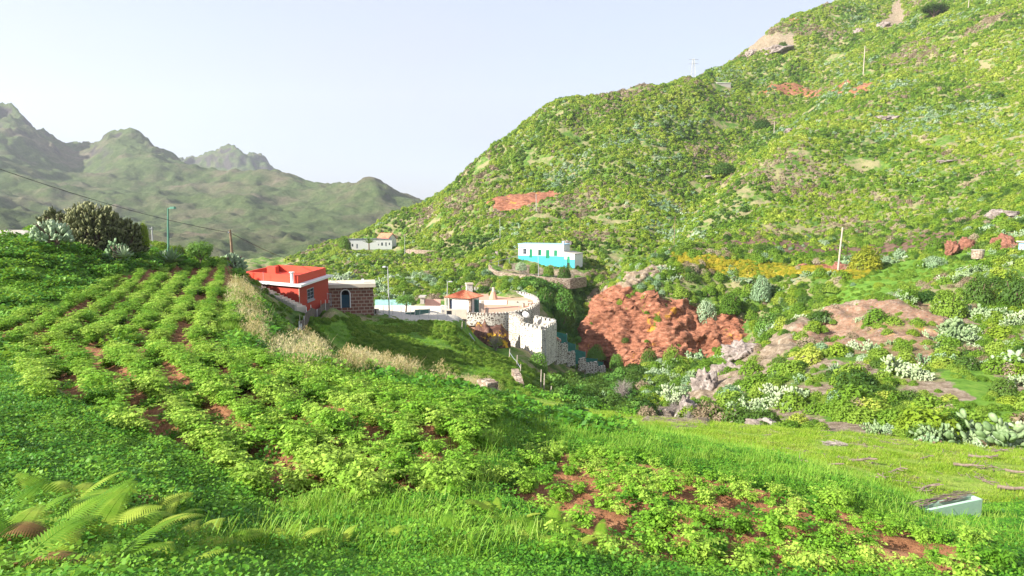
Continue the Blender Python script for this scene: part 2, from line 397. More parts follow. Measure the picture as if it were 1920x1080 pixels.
def ground_material():
    s = NT('hillside_ground'); p = s.pos()
    n1 = s.noise(0.9, 8, p, 0.65); n2 = s.noise(0.06, 5, p); n3 = s.noise(6.0, 6, p, 0.7); n4 = s.noise(0.25, 7, p, 0.6)
    green = s.ramp(n1, [(0.30, (0.045, 0.11, 0.018)), (0.5, (0.09, 0.17, 0.025)), (0.7, (0.17, 0.24, 0.045))])
    tan = s.ramp(n3, [(0.3, (0.16, 0.15, 0.06)), (0.6, (0.30, 0.27, 0.14))])
    col = s.mix(s.ramp(n4, [(0.46, (0, 0, 0)), (0.56, (1, 1, 1))]), green, tan)
    A = s.attr('m1'); B = s.attr('m2'); C = s.attr('m3')
    sa = s.t.nodes.new('ShaderNodeSeparateColor'); s.set(sa.inputs[0], A.outputs['Color'])
    sb = s.t.nodes.new('ShaderNodeSeparateColor'); s.set(sb.inputs[0], B.outputs['Color'])
    sc = s.t.nodes.new('ShaderNodeSeparateColor'); s.set(sc.inputs[0], C.outputs['Color'])
    soil = s.ramp(n3, [(0.25, (0.17, 0.075, 0.035)), (0.5, (0.32, 0.145, 0.07)), (0.75, (0.46, 0.25, 0.13))])
    rock = s.ramp(s.noise(1.6, 10, p, 0.75), [(0.3, (0.09, 0.065, 0.04)), (0.5, (0.25, 0.19, 0.13)), (0.7, (0.46, 0.39, 0.31))])
    mp = s.n('ShaderNodeMapping', vector_type='POINT'); s.set(mp.inputs[0], p); mp.inputs['Scale'].default_value = (1, 1, 3.2)
    rr = s.noise(0.8, 12, mp.outputs[0], 0.78)
    red = s.ramp(rr, [(0.35, (0.05, 0.024, 0.016)), (0.43, (0.19, 0.075, 0.042)), (0.56, (0.34, 0.145, 0.085)), (0.72, (0.48, 0.32, 0.23))])
    lich = s.ramp(s.noise(0.35, 6, p, 0.6), [(0.62, (0, 0, 0)), (0.68, (1, 1, 1))])
    red = s.mix(s.math('MULTIPLY', lich, 0.8), red, (0.55, 0.28, 0.03))
    lush = s.ramp(n1, [(0.3, (0.06, 0.15, 0.015)), (0.55, (0.14, 0.27, 0.03)), (0.75, (0.25, 0.34, 0.06))])
    mead = s.ramp(s.noise(2.2, 9, p, 0.7), [(0.30, (0.15, 0.20, 0.04)), (0.5, (0.25, 0.36, 0.05)), (0.66, (0.36, 0.42, 0.10)), (0.8, (0.40, 0.33, 0.15))])
    conc = s.ramp(n3, [(0.3, (0.42, 0.38, 0.32)), (0.7, (0.62, 0.57, 0.49))])
    yel = s.ramp(n1, [(0.3, (0.22, 0.24, 0.04)), (0.6, (0.48, 0.36, 0.05)), (0.75, (0.45, 0.22, 0.07))])
    dk = s.ramp(n1, [(0.3, (0.07, 0.045, 0.03)), (0.7, (0.20, 0.13, 0.09))])
    ed = s.math('MULTIPLY', s.math('SUBTRACT', n3, 0.5), 0.7)
    def layer(col, m, c):
        f = s.math('ADD', m, ed); f = s.ramp(f, [(0.35, (0, 0, 0)), (0.6, (1, 1, 1))]); return s.mix(f, col, c)
    col = layer(col, sb.outputs[0], lush); col = layer(col, sb.outputs[1], mead)
    col = layer(col, sc.outputs[0], yel); col = layer(col, sc.outputs[1], dk)
    col = layer(col, sa.outputs[1], rock); col = layer(col, sa.outputs[2], red)
    col = layer(col, sa.outputs[0], soil); col = layer(col, sb.outputs[2], conc)
    s.bsdf(col, 0.9, s.bump(s.noise(3.0, 10, p, 0.75), 0.8, 0.25), 0.15)
    return s.m
def put_attr(me, name, rgb):
    a = me.color_attributes.new(name, 'FLOAT_COLOR', 'POINT')
    arr = np.ones((rgb[0].size, 4), np.float32)
    for i in range(3): arr[:, i] = np.clip(rgb[i], 0, 1).ravel()
    a.data.foreach_set('color', arr.ravel())
def grid_faces(nr, nc):
    i = np.arange(nr * nc).reshape(nr, nc)
    return np.stack([i[:-1, :-1].ravel(), i[:-1, 1:].ravel(), i[1:, 1:].ravel(), i[1:, :-1].ravel()], 1)
MG = ground_material()
gm = mesh_np('hillside', np.stack([XV.ravel(), YV.ravel(), ZV.ravel()], 1), grid_faces(*XV.shape), MG, True)
Z0 = np.zeros_like(XX)
slope = 1 - np.abs(normals(XV, YV, ZV)[..., 2])
hrock = np.clip((fbm(XX / 9, YY / 9, o=3) - 0.62) * 4, 0, 1) * (dd > 110)
srock = np.clip((fbm(XX / 4.5 + 5, YY / 4.5, o=4) - 0.10) * 4, 0, 1) * (dd < 72) * (dd > 27) * (COLPX > 1220) * (1 - M['meadow'])
HR = srock
put_attr(gm, 'm1', (np.clip(M['f1b'] + M['f1f'] + M['path1'] + M['soil2'] + M['f2'] + M['soil3'], 0, 1),
                    np.clip(M['grocks'] * 0.7 + M['tanrock'] * 0.5 + M['cliffcap'] * 0.8 + M['rockhill'] * .6 + M['rockhill2'] * .6 + hrock * 0.8 + srock + M['bpath'] * .6, 0, 1),
                    np.clip(M['red'] + M['redp'] + M['redfield'] + M['redhill'] + M['redhill2'] + M['landslip'] * 0.6 + M['tanrock'] * 0.45, 0, 1)))
near_g = (dd < 34).astype(float) * 0.8
put_attr(gm, 'm2', (np.clip(M['gfield'] + M['gfield2'] + M['gfield3'] + near_g + M['slope'] * 0.62, 0, 1), M['meadow'], np.clip(M['yard'] + M['track'] * 0.8, 0, 1)))
put_attr(gm, 'm3', (M['yellow'], M['dkband'], Z0))
tag(link('hillside', gm), kind='structure')

# ------------------------------------------------------------ far mountains
FAR = [
 (-300,170,1250),(-150,180,1250),(0,210,1220),(60,242,1200),(110,278,1180),(155,292,1180),(175,276,1190),(200,254,1200),(240,248,1200),(270,262,1200),(320,292,1180),(350,308,1150),
 (420,320,1080),(480,318,1020),(540,330,980),(590,343,950),(640,345,920),(700,340,900),(722,350,890),(745,372,880),(785,386,870),(860,420,860),(1000,460,850),(1300,500,850),(1700,520,850),(2200,520,850),
 (0,300,880),(100,340,860),(200,330,940),(300,350,900),(345,378,800),(370,400,740),(430,360,850),(500,370,860),(600,400,800),(700,400,780),(760,420,760),
 (-200,300,800),(-200,390,550),(0,395,520),(120,400,620),(200,420,600),(330,430,600),(450,430,620),(550,440,600),(650,450,620),(750,460,640),(900,480,640),
 (0,440,400),(200,470,400),(400,490,400),(550,500,400),(700,510,400),(900,530,400),(1300,560,400),(1900,560,400),(-250,430,400),
 (0,600,300),(600,600,300),(1200,700,300),(1900,800,300),(-250,600,300),
 (-300,230,1500),(0,300,1500),(240,330,1500),(420,380,1400),(640,420,1250),(800,460,1200),(1300,500,1300),(2200,500,1300),
 (60,262,1080),(240,290,1060),(150,320,1060),
 (0,400,2500),(900,420,2500),(2000,420,2500),(-300,400,2500),
]
far_s = Surf(FAR, 0.12)
MTN_C = [(330,302,1900),(365,291,1900),(415,281,1900),(445,284,1900),(470,279,1900),(492,284,1890),(505,300,1880),(530,318,1850),(580,342,1830),(640,380,1800),(800,420,1800),(250,330,1900),(100,380,1900),(-300,400,1900),(1200,430,1800),
 (250,400,1600),(420,330,1700),(480,345,1700),(560,360,1700),(700,410,1600),(0,410,1600),(1200,440,1600),(365,345,2100),(470,340,2100),(600,400,2100),(0,420,2100),(1200,430,2100),(450,400,2600),(0,420,2600),(1200,420,2600),(450,400,1450),(1000,440,1450),(0,420,1450)]
mc_s = Surf(MTN_C, 0.1)
def mountain_material():
    s = NT('mountain_scrub'); p = s.pos()
    a = s.noise(0.02, 8, p, 0.6); b = s.noise(0.10, 12, p, 0.85); c = s.noise(0.007, 4, p)
    g = s.ramp(b, [(0.3, (0.045, 0.07, 0.025)), (0.5, (0.10, 0.145, 0.05)), (0.68, (0.19, 0.22, 0.09))])
    t = s.ramp(b, [(0.3, (0.10, 0.088, 0.055)), (0.65, (0.25, 0.215, 0.14))])
    col = s.mix(s.ramp(s.mix(0.5, a, c), [(0.49, (0, 0, 0)), (0.62, (1, 1, 1))]), g, t)
    geo = s.t.nodes.new('ShaderNodeNewGeometry'); sx = s.t.nodes.new('ShaderNodeSeparateXYZ'); s.set(sx.inputs[0], geo.outputs['Normal'])
    st = s.ramp(s.math('ADD', sx.outputs[2], s.math('MULTIPLY', s.math('SUBTRACT', b, 0.5), 0.3)), [(0.56, (1, 1, 1)), (0.74, (0, 0, 0))])
    rock = s.ramp(b, [(0.3, (0.035, 0.033, 0.032)), (0.7, (0.14, 0.125, 0.115))])
    col = s.mix(st, col, rock)
    s.bsdf(col, 0.95, s.bump(s.noise(0.06, 12, p, 0.8), 1.0, 9.0), 0.1)
    return s.m
MM = mountain_material()
def far_mesh(surf, name, D0, D1, nd, u0, u1, nu, a1, seed):
    U, Dd = np.meshgrid(np.linspace(u0, u1, nu), np.geomspace(D0, D1, nd))
    Wv = surf(U, Dd); X = U * Dd; Z = Wv * Dd
    n = fbm(X / 260 + seed, Dd / 260, o=6, ridged=True)
    n2 = fbm(X / 75 + seed, Dd / 75, Wv * Dd / 60, o=5, ridged=True)
    high = np.clip((Z + 60) / 160, 0.1, 1)
    Z = Z + (n - 1.2) * a1 * 1.9 * np.clip((Dd - 350) / 400, 0, 1) * (0.5 + 0.5 * high) + fbm(X / 30, Dd / 30, o=4, ridged=True) * 3.0 + (n2 - 1.15) * (5 + 20 * np.clip((Z - 90) / 90, 0, 1))
    me = mesh_np(name, np.stack([X.ravel(), Dd.ravel(), Z.ravel()], 1), grid_faces(*X.shape), MM, True)
    return tag(link(name, me), kind='structure')
far_mesh(far_s, 'mountains', 300, 2500, 360, -1.3, 1.3, 560, 9, 3.3)
far_mesh(mc_s, 'mountain_range', 1450, 2600, 160, -0.9, 0.3, 380, 14, 8.1)
pv = [(-3300, -300, -220), (3300, -300, -220), (3300, 2900, -220), (-3300, 2900, -220)]
tag(link('valley_floor', mesh_np('valley_floor', pv, [(0, 1, 2, 3)], MM)), kind='structure')
# ------------------------------------------------------------ plant materials and meshes
def leaf_mat(name, stops, scale=0.35, rough=0.5, trans=0.3, tip=None, seed=0.0):
    """leaf colour varies from plant to plant and from patch to patch"""
    s = NT(name); p = s.pos()
    oi = s.t.nodes.new('ShaderNodeObjectInfo')
    n = s.noise(scale, 3, p); n2 = s.noise(9.0, 2, p)
    f = s.math('ADD', s.math('MULTIPLY', oi.outputs['Random'], 0.45), s.math('MULTIPLY', n, 0.75))
    f = s.math('ADD', f, s.math('MULTIPLY', s.math('SUBTRACT', n2, 0.5), 0.5))
    col = s.ramp(f, stops)
    b = s.t.nodes.new('ShaderNodeBsdfPrincipled'); s.set(b.inputs['Base Color'], col); b.inputs['Roughness'].default_value = rough
    b.inputs['Specular IOR Level'].default_value = 0.18
    tr = s.t.nodes.new('ShaderNodeBsdfTranslucent'); s.set(tr.inputs[0], s.mix(0.5, col, (0.42, 0.58, 0.06), 'MIX'))
    mx = s.t.nodes.new('ShaderNodeMixShader'); mx.inputs[0].default_value = trans
    s.t.links.new(b.outputs[0], mx.inputs[1]); s.t.links.new(tr.outputs[0], mx.inputs[2]); s.t.links.new(mx.outputs[0], s.out.inputs[0])
    return s.m
def plain(name, col, rough=0.7, var=0.15, scale=4.0, bump=0.2, spec=0.3, metal=0.0, dist=0.02):
    s = NT(name); p = s.pos(); n = s.noise(scale, 7, p, 0.65)
    a = tuple(c * (1 - var) for c in col); b_ = tuple(min(1, c * (1 + var)) for c in col)
    s.bsdf(s.ramp(n, [(0.3, a), (0.7, b_)]), rough, s.bump(s.noise(scale * 4, 6, p), bump, dist), spec, metal)
    return s.m
ML = {
 'potato': leaf_mat('potato_leaf', [(0.25, (0.06, 0.19, 0.014)), (0.52, (0.19, 0.39, 0.03)), (0.85, (0.38, 0.53, 0.08))], 0.5, 0.55),
 'clover': leaf_mat('clover_leaf', [(0.25, (0.025, 0.11, 0.01)), (0.55, (0.08, 0.24, 0.018)), (0.9, (0.20, 0.38, 0.035))], 0.5),
 'grass': leaf_mat('grass_blade', [(0.25, (0.07, 0.21, 0.018)), (0.55, (0.18, 0.37, 0.03)), (0.9, (0.34, 0.46, 0.08))], 0.4, 0.5, 0.4),
 'turf': leaf_mat('meadow_grass_blade', [(0.25, (0.11, 0.20, 0.015)), (0.5, (0.20, 0.34, 0.02)), (0.72, (0.28, 0.38, 0.04)), (0.95, (0.36, 0.31, 0.12))], 1.2, 0.6, 0.3),
 'straw': leaf_mat('dry_grass_blade', [(0.25, (0.36, 0.25, 0.12)), (0.55, (0.55, 0.43, 0.24)), (0.9, (0.68, 0.58, 0.38))], 0.6, 0.7, 0.35),
 'fern': leaf_mat('fern_leaf', [(0.25, (0.06, 0.17, 0.01)), (0.55, (0.16, 0.30, 0.02)), (0.9, (0.38, 0.45, 0.06))], 2.5, 0.6, 0.35),
 'fernbrown': leaf_mat('withered_fern_leaf', [(0.3, (0.12, 0.06, 0.02)), (0.8, (0.26, 0.15, 0.06))], 0.8, 0.7, 0.3),
 'bright': leaf_mat('bright_shrub_leaf', [(0.25, (0.10, 0.19, 0.012)), (0.55, (0.22, 0.32, 0.025)), (0.9, (0.38, 0.43, 0.07))], 0.06, 0.6),
 'mid': leaf_mat('green_shrub_leaf', [(0.25, (0.06, 0.14, 0.012)), (0.55, (0.135, 0.25, 0.022)), (0.9, (0.26, 0.36, 0.05))], 0.06, 0.6),
 'dark': leaf_mat('dark_shrub_leaf', [(0.25, (0.022, 0.07, 0.010)), (0.55, (0.055, 0.12, 0.018)), (0.9, (0.11, 0.19, 0.03))], 0.06, 0.55),
 'grey': leaf_mat('grey_green_shrub_leaf', [(0.25, (0.12, 0.22, 0.11)), (0.55, (0.24, 0.36, 0.20)), (0.9, (0.42, 0.50, 0.33))], 0.08, 0.6),
 'brown': leaf_mat('dry_shrub_twig', [(0.25, (0.14, 0.10, 0.06)), (0.55, (0.28, 0.21, 0.14)), (0.9, (0.42, 0.34, 0.25))], 0.08, 0.8, 0.1),
 'yellow': leaf_mat('yellow_flower', [(0.25, (0.16, 0.22, 0.02)), (0.55, (0.42, 0.38, 0.03)), (0.9, (0.62, 0.46, 0.05))], 0.3, 0.6),
 'vine': leaf_mat('vine_leaf', [(0.25, (0.03, 0.10, 0.012)), (0.55, (0.08, 0.20, 0.03)), (0.9, (0.18, 0.32, 0.06))], 0.1, 0.45),
}
MPAD = leaf_mat('cactus_pad', [(0.25, (0.10, 0.17, 0.06)), (0.55, (0.22, 0.30, 0.14)), (0.9, (0.42, 0.47, 0.30))], 0.3, 0.45, 0.05)
MPADP = leaf_mat('pale_cactus_pad', [(0.25, (0.12, 0.21, 0.085)), (0.55, (0.23, 0.33, 0.17)), (0.9, (0.42, 0.48, 0.34))], 0.5, 0.45, 0.03)
MPADD = leaf_mat('olive_cactus_pad', [(0.25, (0.07, 0.085, 0.03)), (0.5, (0.17, 0.18, 0.075)), (0.8, (0.36, 0.36, 0.19))], 0.9, 0.5, 0.03)
MBARK = plain('bark', (0.16, 0.11, 0.075), 0.9, 0.35, 9, 0.6)
MDEAD = plain('weathered_branch', (0.34, 0.29, 0.26), 0.9, 0.3, 9, 0.6)

def quads_from(c, d1, d2, L, Wd, fold=0.0):
    """diamond leaves: c centres, d1 long axis, d2 short axis"""
    n = len(c); L = np.broadcast_to(L, n)[:, None]; Wd = np.broadcast_to(Wd, n)[:, None]
    nr = np.cross(d1, d2)
    V = np.stack([c - d1 * L * .5, c + d2 * Wd * .5 + nr * fold * Wd, c + d1 * L * .5, c - d2 * Wd * .5 + nr * fold * Wd], 1).reshape(-1, 3)
    return V, np.arange(4 * n).reshape(n, 4)
def unit(a): return a / (np.linalg.norm(a, axis=-1, keepdims=True) + 1e-9)
def join(parts):
    Vs, Fs, k = [], [], 0
    for V, Fc in parts: Vs.append(V); Fs.append(Fc + k); k += len(V)
    return np.concatenate(Vs), np.concatenate(Fs)
def tube_np(pts, r0, r1, k=5):
    pts = np.asarray(pts, float); n = len(pts); t = np.gradient(pts, axis=0); t = unit(t)
    a = unit(np.cross(t, np.array([0.31, 0.17, 0.93]))); b = np.cross(t, a)
    rr = np.linspace(r0, r1, n)[:, None, None]; an = np.arange(k) / k * 2 * math.pi
    V = pts[:, None] + rr * (a[:, None] * np.cos(an)[None, :, None] + b[:, None] * np.sin(an)[None, :, None])
    i = np.arange(n * k).reshape(n, k)
    Fc = np.stack([i[:-1], np.roll(i[:-1], -1, 1), np.roll(i[1:], -1, 1), i[1:]], -1).reshape(-1, 4)
    return V.reshape(-1, 3), Fc

def dome(name, mat, seed, n=300, leaf=0.12, rx=0.6, rz=0.7, lump=0.3, elong=1.5, low=-0.05, inner=0.55, up=0.3):
    """leaf clumps through an uneven dome about 1 m across"""
    r = np.random.RandomState(seed)
    d = unit(r.normal(size=(n * 2, 3))); d = d[d[:, 2] > low][:n]; n = len(d)
    k = 7; lc = unit(r.normal(size=(k, 3)) * [1, 1, .6] + [0, 0, .3]); la = r.uniform(.3, 1, k)
    rad = 0.72 + lump * np.max(la * np.clip((d @ lc.T - 0.55) / 0.45, 0, 1), axis=1) + r.uniform(-.06, .06, n)
    q = r.uniform(inner, 1, n) ** 0.6
    c = d * (rad * q)[:, None] * [rx, rx, rz]
    nr = unit(d + r.normal(size=(n, 3)) * 0.55 + [0, 0, up])
    a = unit(np.cross(nr, r.normal(size=(n, 3)))); b = np.cross(nr, a)
    V, Fc = quads_from(c, a, b, leaf * r.uniform(.6, 1.4, n) * elong, leaf * r.uniform(.6, 1.4, n), 0.15)
    return mesh_np(name, V, Fc, mat)
def potato(seed):
    r = np.random.RandomState(seed); C_, A_, B_ = [], [], []; L_, W_ = [], []
    S_, E_ = [], []
    for s in range(13):
        az = r.uniform(0, 6.28); lean = r.uniform(0.1, 0.75); H = r.uniform(.26, .48)
        dr = np.array([math.cos(az) * lean, math.sin(az) * lean, 1.0]); dr /= np.linalg.norm(dr)
        E_.append(dr * H)
        for t in np.linspace(0.35, 1, 6):
            base = dr * H * t; a2 = r.uniform(0, 6.28) if t < .95 else az
            out = np.array([math.cos(a2), math.sin(a2), r.uniform(.0, .5)]); out /= np.linalg.norm(out)
            ln = r.uniform(.10, .19); S_.append(base)
            side = np.cross(out, [0, 0, 1]); side /= np.linalg.norm(side)
            for j, (f, sd_) in enumerate([(1, 0), (.78, 1), (.78, -1), (.5, 1), (.5, -1)]):
                pos_ = base + out * ln * f + side * sd_ * ln * .28 + np.array([0, 0, -.35 * ln * f * f])
                ax = unit(out * (1 if sd_ == 0 else .5) + side * sd_ * .8 + np.array([0, 0, -.45 + r.uniform(-.2, .2)]))
                bx = unit(np.cross(ax, np.array([0, 0, 1]) + r.normal(size=3) * .3))
                C_.append(pos_); A_.append(ax); B_.append(bx); L_.append(r.uniform(.055, .085) * (1.15 if sd_ == 0 else .9)); W_.append(r.uniform(.036, .052))
    C_ = np.array(C_); lv = quads_from(C_, np.array(A_), np.array(B_), np.array(L_), np.array(W_), -0.12)
    st = [lv]
    for i in range(0, len(C_), 5):
        t0 = S_[i // 5]; st.append(tube_np([t0, (t0 + C_[i]) / 2 + [0, 0, .01], C_[i]], .003, .002, 3))
        for j in range(1, 5): st.append(tube_np([(t0 + C_[i]) / 2, C_[i + j]], .002, .0015, 3))
    for e in E_: st.append(tube_np([np.array([0, 0, -.05]), e * .5, e], .008, .004, 3))
    return join(st)
def clover_patch(seed, n=420, size=0.03, rad=0.42, h=0.14):
    r = np.random.RandomState(seed); rr = rad * np.sqrt(r.uniform(0, 1, n)); az = r.uniform(0, 6.28, n)
    c = np.stack([rr * np.cos(az), rr * np.sin(az), h * r.uniform(.25, 1, n) * (1 - (rr / rad) ** 2 * .7)], 1)
    nr = unit(r.normal(size=(n, 3)) * .4 + [0, 0, 1]); a = unit(np.cross(nr, r.normal(size=(n, 3)))); b = np.cross(nr, a)
    return quads_from(c, a, b, size * r.uniform(.7, 1.5, n), size * r.uniform(.7, 1.3, n), -0.1)
def blades(seed, n=46, h=0.3, rad=0.14, wd=0.008, droop=0.5, seg=3):
    r = np.random.RandomState(seed); Vs, Fs = [], []; k = 0
    for i in range(n):
        az, a0 = r.uniform(0, 6.28, 2); rr = rad * math.sqrt(r.uniform(0, 1)); H = h * r.uniform(.55, 1.1); dp = droop * r.uniform(.2, 1.2) * H
        b0 = np.array([rr * math.cos(a0), rr * math.sin(a0), -.03]); o = np.array([math.cos(az), math.sin(az), 0]); s_ = np.array([-o[1], o[0], 0])
        for j in range(seg + 1):
            t = j / seg; p_ = b0 + o * dp * t * t + np.array([0, 0, H * t * (1 - .25 * t * droop)]); w_ = wd * (1 - t * .85)
            Vs += [p_ - s_ * w_, p_ + s_ * w_]
            if j: Fs.append([k + 2 * j - 2, k + 2 * j - 1, k + 2 * j + 1, k + 2 * j])
        k += 2 * (seg + 1)
    return np.array(Vs), np.array(Fs)
def straw_tuft(seed, h=0.8):
    r = np.random.RandomState(seed)
    V1, F1 = blades(seed, 34, h, 0.26, 0.005, 0.6, 3)
    n = 150; az = r.uniform(0, 6.28, n); rr = r.uniform(0, .38, n); z = h * (1 - .5 * (rr / .38) ** 2) * r.uniform(.55, 1.02, n)
    c = np.stack([rr * np.cos(az), rr * np.sin(az), z], 1); a = unit(r.normal(size=(n, 3)) * .5 + [0, 0, 1]); b = unit(np.cross(a, r.normal(size=(n, 3))))
    V2, F2 = quads_from(c, a, b, .07 * r.uniform(.6, 1.6, n), .016)
    return join([(V1, F1), (V2, F2)])
def frond(seed, L=0.8, droop=0.55):
    r = np.random.RandomState(seed); C_, A_, B_, L_, W_ = [], [], [], [], []
    N = 26; RB = []
    def rach(t): return np.array([L * (t - .12 * t * t), 0, L * (0.75 * t - droop * 1.25 * t * t)])
    pts = [rach(t) for t in np.linspace(0, 1, 9)]
    for i in range(N):
        t = .14 + .86 * i / N; p0 = rach(t); tg = unit(rach(t + .01) - rach(t - .01)); up = unit(np.cross(tg, [0, 1, 0])) * -1
        pl = L * .30 * (1 - t) ** .75 * (1 if t > .3 else .75 + t) + .01
        for s_ in (1, -1):
            dr = unit(np.array([0, s_, 0]) + tg * .35 - up * .12)
            sag = np.array([0, 0, -.25 * pl]); wv_ = tg * .0085 * (1.3 if t < .7 else .9)
            RB.append(np.array([p0 - wv_, p0 + wv_ * .9, p0 + dr * pl * .5 + wv_ * .95 + sag * .25, p0 + dr * pl * .5 - wv_ * .95 + sag * .25,
                                p0 + dr * pl * .5 - wv_ * .95 + sag * .25, p0 + dr * pl * .5 + wv_ * .95 + sag * .25, p0 + dr * pl + wv_ * .08 + sag, p0 + dr * pl - wv_ * .08 + sag]))
    V = np.concatenate(RB); Fc = np.arange(len(V)).reshape(-1, 4)
    return join([(V, Fc), tube_np(pts, .006, .0015, 4)])
def pad_mesh(c, up, nrm, h, w_, th):
    an = np.arange(10) / 10 * 2 * math.pi; side = np.cross(up, nrm)
    k = .5 + .5 * np.sin(an)      # obovate
    ring = c + up * h * .5 * (1 + np.sin(an))[:, None] + side * (np.cos(an) * w_ * .5 * (.78 + .3 * k))[:, None]
    mid = c + up * h * .5
    inn = mid + (ring - mid) * .62
    V = np.concatenate([ring, inn + nrm * th * .5, inn - nrm * th * .5, [mid + nrm * th * .62], [mid - nrm * th * .62]])
    Fs = []
    for i in range(10):
        j = (i + 1) % 10
        Fs += [(i, j, 10 + j, 10 + i), (j, i, 20 + i, 20 + j), (10 + i, 10 + j, 30, 30), (20 + j, 20 + i, 31, 31)]
    return V, Fs
def opuntia(name, seed, mat, pads=60, spread=0.7, ph=0.28, levels=5, hmax=None):
    r = np.random.RandomState(seed); Vs, Fs = [], []; k = 0
    stack = [(np.array([r.uniform(-spread, spread) * .6, r.uniform(-spread, spread) * .6, -.05]), unit(np.array([r.normal() * .4, r.normal() * .4, 1.0])), 0) for _ in range(max(4, pads // 9))]
    cnt = 0
    while stack and cnt < pads:
        i = r.randint(0, min(len(stack), 6)); c, up, lv = stack.pop(i)
        h = ph * r.uniform(.75, 1.2) * (1.25 if lv == 0 else 1); nrm = unit(np.cross(up, r.normal(size=3)))
        V, f = pad_mesh(c, up, nrm, h, h * r.uniform(.6, .75), .045)
        Vs.append(V); Fs += [tuple(k + (a if a < 32 else a) for a in q) for q in f]; k += len(V); cnt += 1
        if lv < levels:
            side = np.cross(up, nrm)
            for q in range(r.choice([1, 2, 2, 3])):
                an = r.uniform(-1.0, 1.0); d = unit(up * math.cos(an) + side * math.sin(an))
                b = c + up * h * .5 + d * h * .46
                nu_ = unit(d + r.normal(size=3) * .25 + [0, 0, .25]); stack.append((b, nu_, lv + 1))
    F2 = [tuple(dict.fromkeys(q)) for q in Fs]
    me = mesh_np(name, np.concatenate(Vs), F2, mat, True)
    return me
def agave_mesh(name, seed, mat, n=26, h=1.2):
    r = np.random.RandomState(seed); Vs, Fs = [], []; k = 0
    for i in range(n):
        az = i * 2.4; el = .25 + 1.2 * (i / n) + r.uniform(-.1, .1); L = h * r.uniform(.8, 1.1)
        o = np.array([math.cos(az), math.sin(az), 0]); s_ = np.array([-o[1], o[0], 0])
        for j in range(5):
            t = j / 4; p_ = o * L * t * math.cos(el) + np.array([0, 0, L * t * math.sin(el) - .12 * t * t * L * (1.4 - el)])
            w_ = .075 * h * (1.2 * (1 - t) * (t + .35)) * 2 + .002
            Vs += [p_ - s_ * w_ + np.array([0, 0, w_ * .5]), p_ - np.array([0, 0, w_ * .35]), p_ + s_ * w_ + np.array([0, 0, w_ * .5])]
            if j:
                b = k + 3 * j; Fs += [[b - 3, b - 2, b + 1, b], [b - 2, b - 1, b + 2, b + 1]]
        k += 15
    return mesh_np(name, np.array(Vs), np.array(Fs), mat, True)
def twiggy(name, seed, mat, n=70, h=1.4, rad=0.7):
    r = np.random.RandomState(seed); parts = []
    for i in range(n):
        az = r.uniform(0, 6.28); H = h * r.uniform(.5, 1); o = np.array([math.cos(az), math.sin(az), 0]) * rad * r.uniform(.2, 1)
        pts = [o * t * t * .9 + np.array([0, 0, H * t]) + r.normal(size=3) * .05 * h * t for t in np.linspace(0, 1, 5)]
        parts.append(tube_np(pts, .014 * h, .003 * h, 3))
        for q in range(3):
            b = pts[r.randint(2, 4)]; e = b + unit(r.normal(size=3) + [0, 0, 1]) * .3 * h; parts.append(tube_np([b, (b + e) / 2 + r.normal(size=3) * .02, e], .006 * h, .002 * h, 3))
    V, Fc = join(parts); return mesh_np(name, V, Fc, mat)

# stored leaf meshes
ME = {}
ME['potato'] = [mesh_np('potato_plant', *potato(20 + i), ML['potato']) for i in range(4)]
ME['clover'] = [mesh_np('clover_patch', *clover_patch(40 + i), ML['clover']) for i in range(3)]
ME['fine'] = [mesh_np('clover_patch', *clover_patch(45 + i, 700, .017, .34, .12), ML['clover']) for i in range(3)]
ME['weed'] = [mesh_np('weed', *clover_patch(50 + i, 130, .07, .34, .26), ML['clover']) for i in range(2)]
ME['grass'] = [mesh_np('grass_tuft', *blades(60 + i, 60, .3, .22), ML['grass']) for i in range(3)]
ME['turf'] = [mesh_np('turf_tuft', *blades(66 + i, 110, .10, .34, .006, .9, 2), ML['turf']) for i in range(3)]
ME['straw'] = [mesh_np('dry_grass', *straw_tuft(70 + i), ML['straw']) for i in range(3)]
for i, (k, n, lf) in enumerate([('bright', 420, .10), ('mid', 420, .10), ('dark', 460, .09), ('grey', 360, .11), ('yellow', 380, .09), ('vine', 420, .12)]):
    ME[k] = [dome(k + '_shrub', ML[k], 100 + 7 * i + j, int(n * 2.1), lf * .66) for j in range(2)]
    ME[k + '_far'] = [dome(k + '_bush', ML[k], 160 + 7 * i + j, 120, .2) for j in range(2)]
    ME[k + '_big'] = [dome(k + '_bush', ML[k], 200 + 7 * i + j, 2200, .045) for j in range(2)]
ME['brown'] = [dome('dry_shrub', ML['brown'], 301 + j, 600, .035, elong=4, up=.1) for j in range(2)]
ME['brown_far'] = [dome('dry_bush', ML['brown'], 311 + j, 110, .10, elong=3, up=.1) for j in range(2)]
ME['cactus'] = [opuntia('cactus_clump', 330 + i, MPAD, 90, .7, .19, 6) for i in range(3)]
ME['cactusp'] = [opuntia('cactus_clump', 340 + i, MPADP, 95, .7, .20, 6) for i in range(2)]
ME['cactus_big'] = [opuntia('cactus_pads', 350 + i, MPADD, 420, 1.5, .30, 9) for i in range(2)]
ME['agave'] = [agave_mesh('agave_leaves', 360, MPADP)]
ME['frond'] = [mesh_np('frond', *frond(370 + i, .8, .35 + .12 * i), ML['fern']) for i in range(3)] + [mesh_np('frond', *frond(380, .7, .8), ML['fernbrown'])]
ME['twigs'] = [twiggy('twigs', 390, MDEAD), twiggy('twigs', 391, MDEAD, 50, 1.2, .9)]
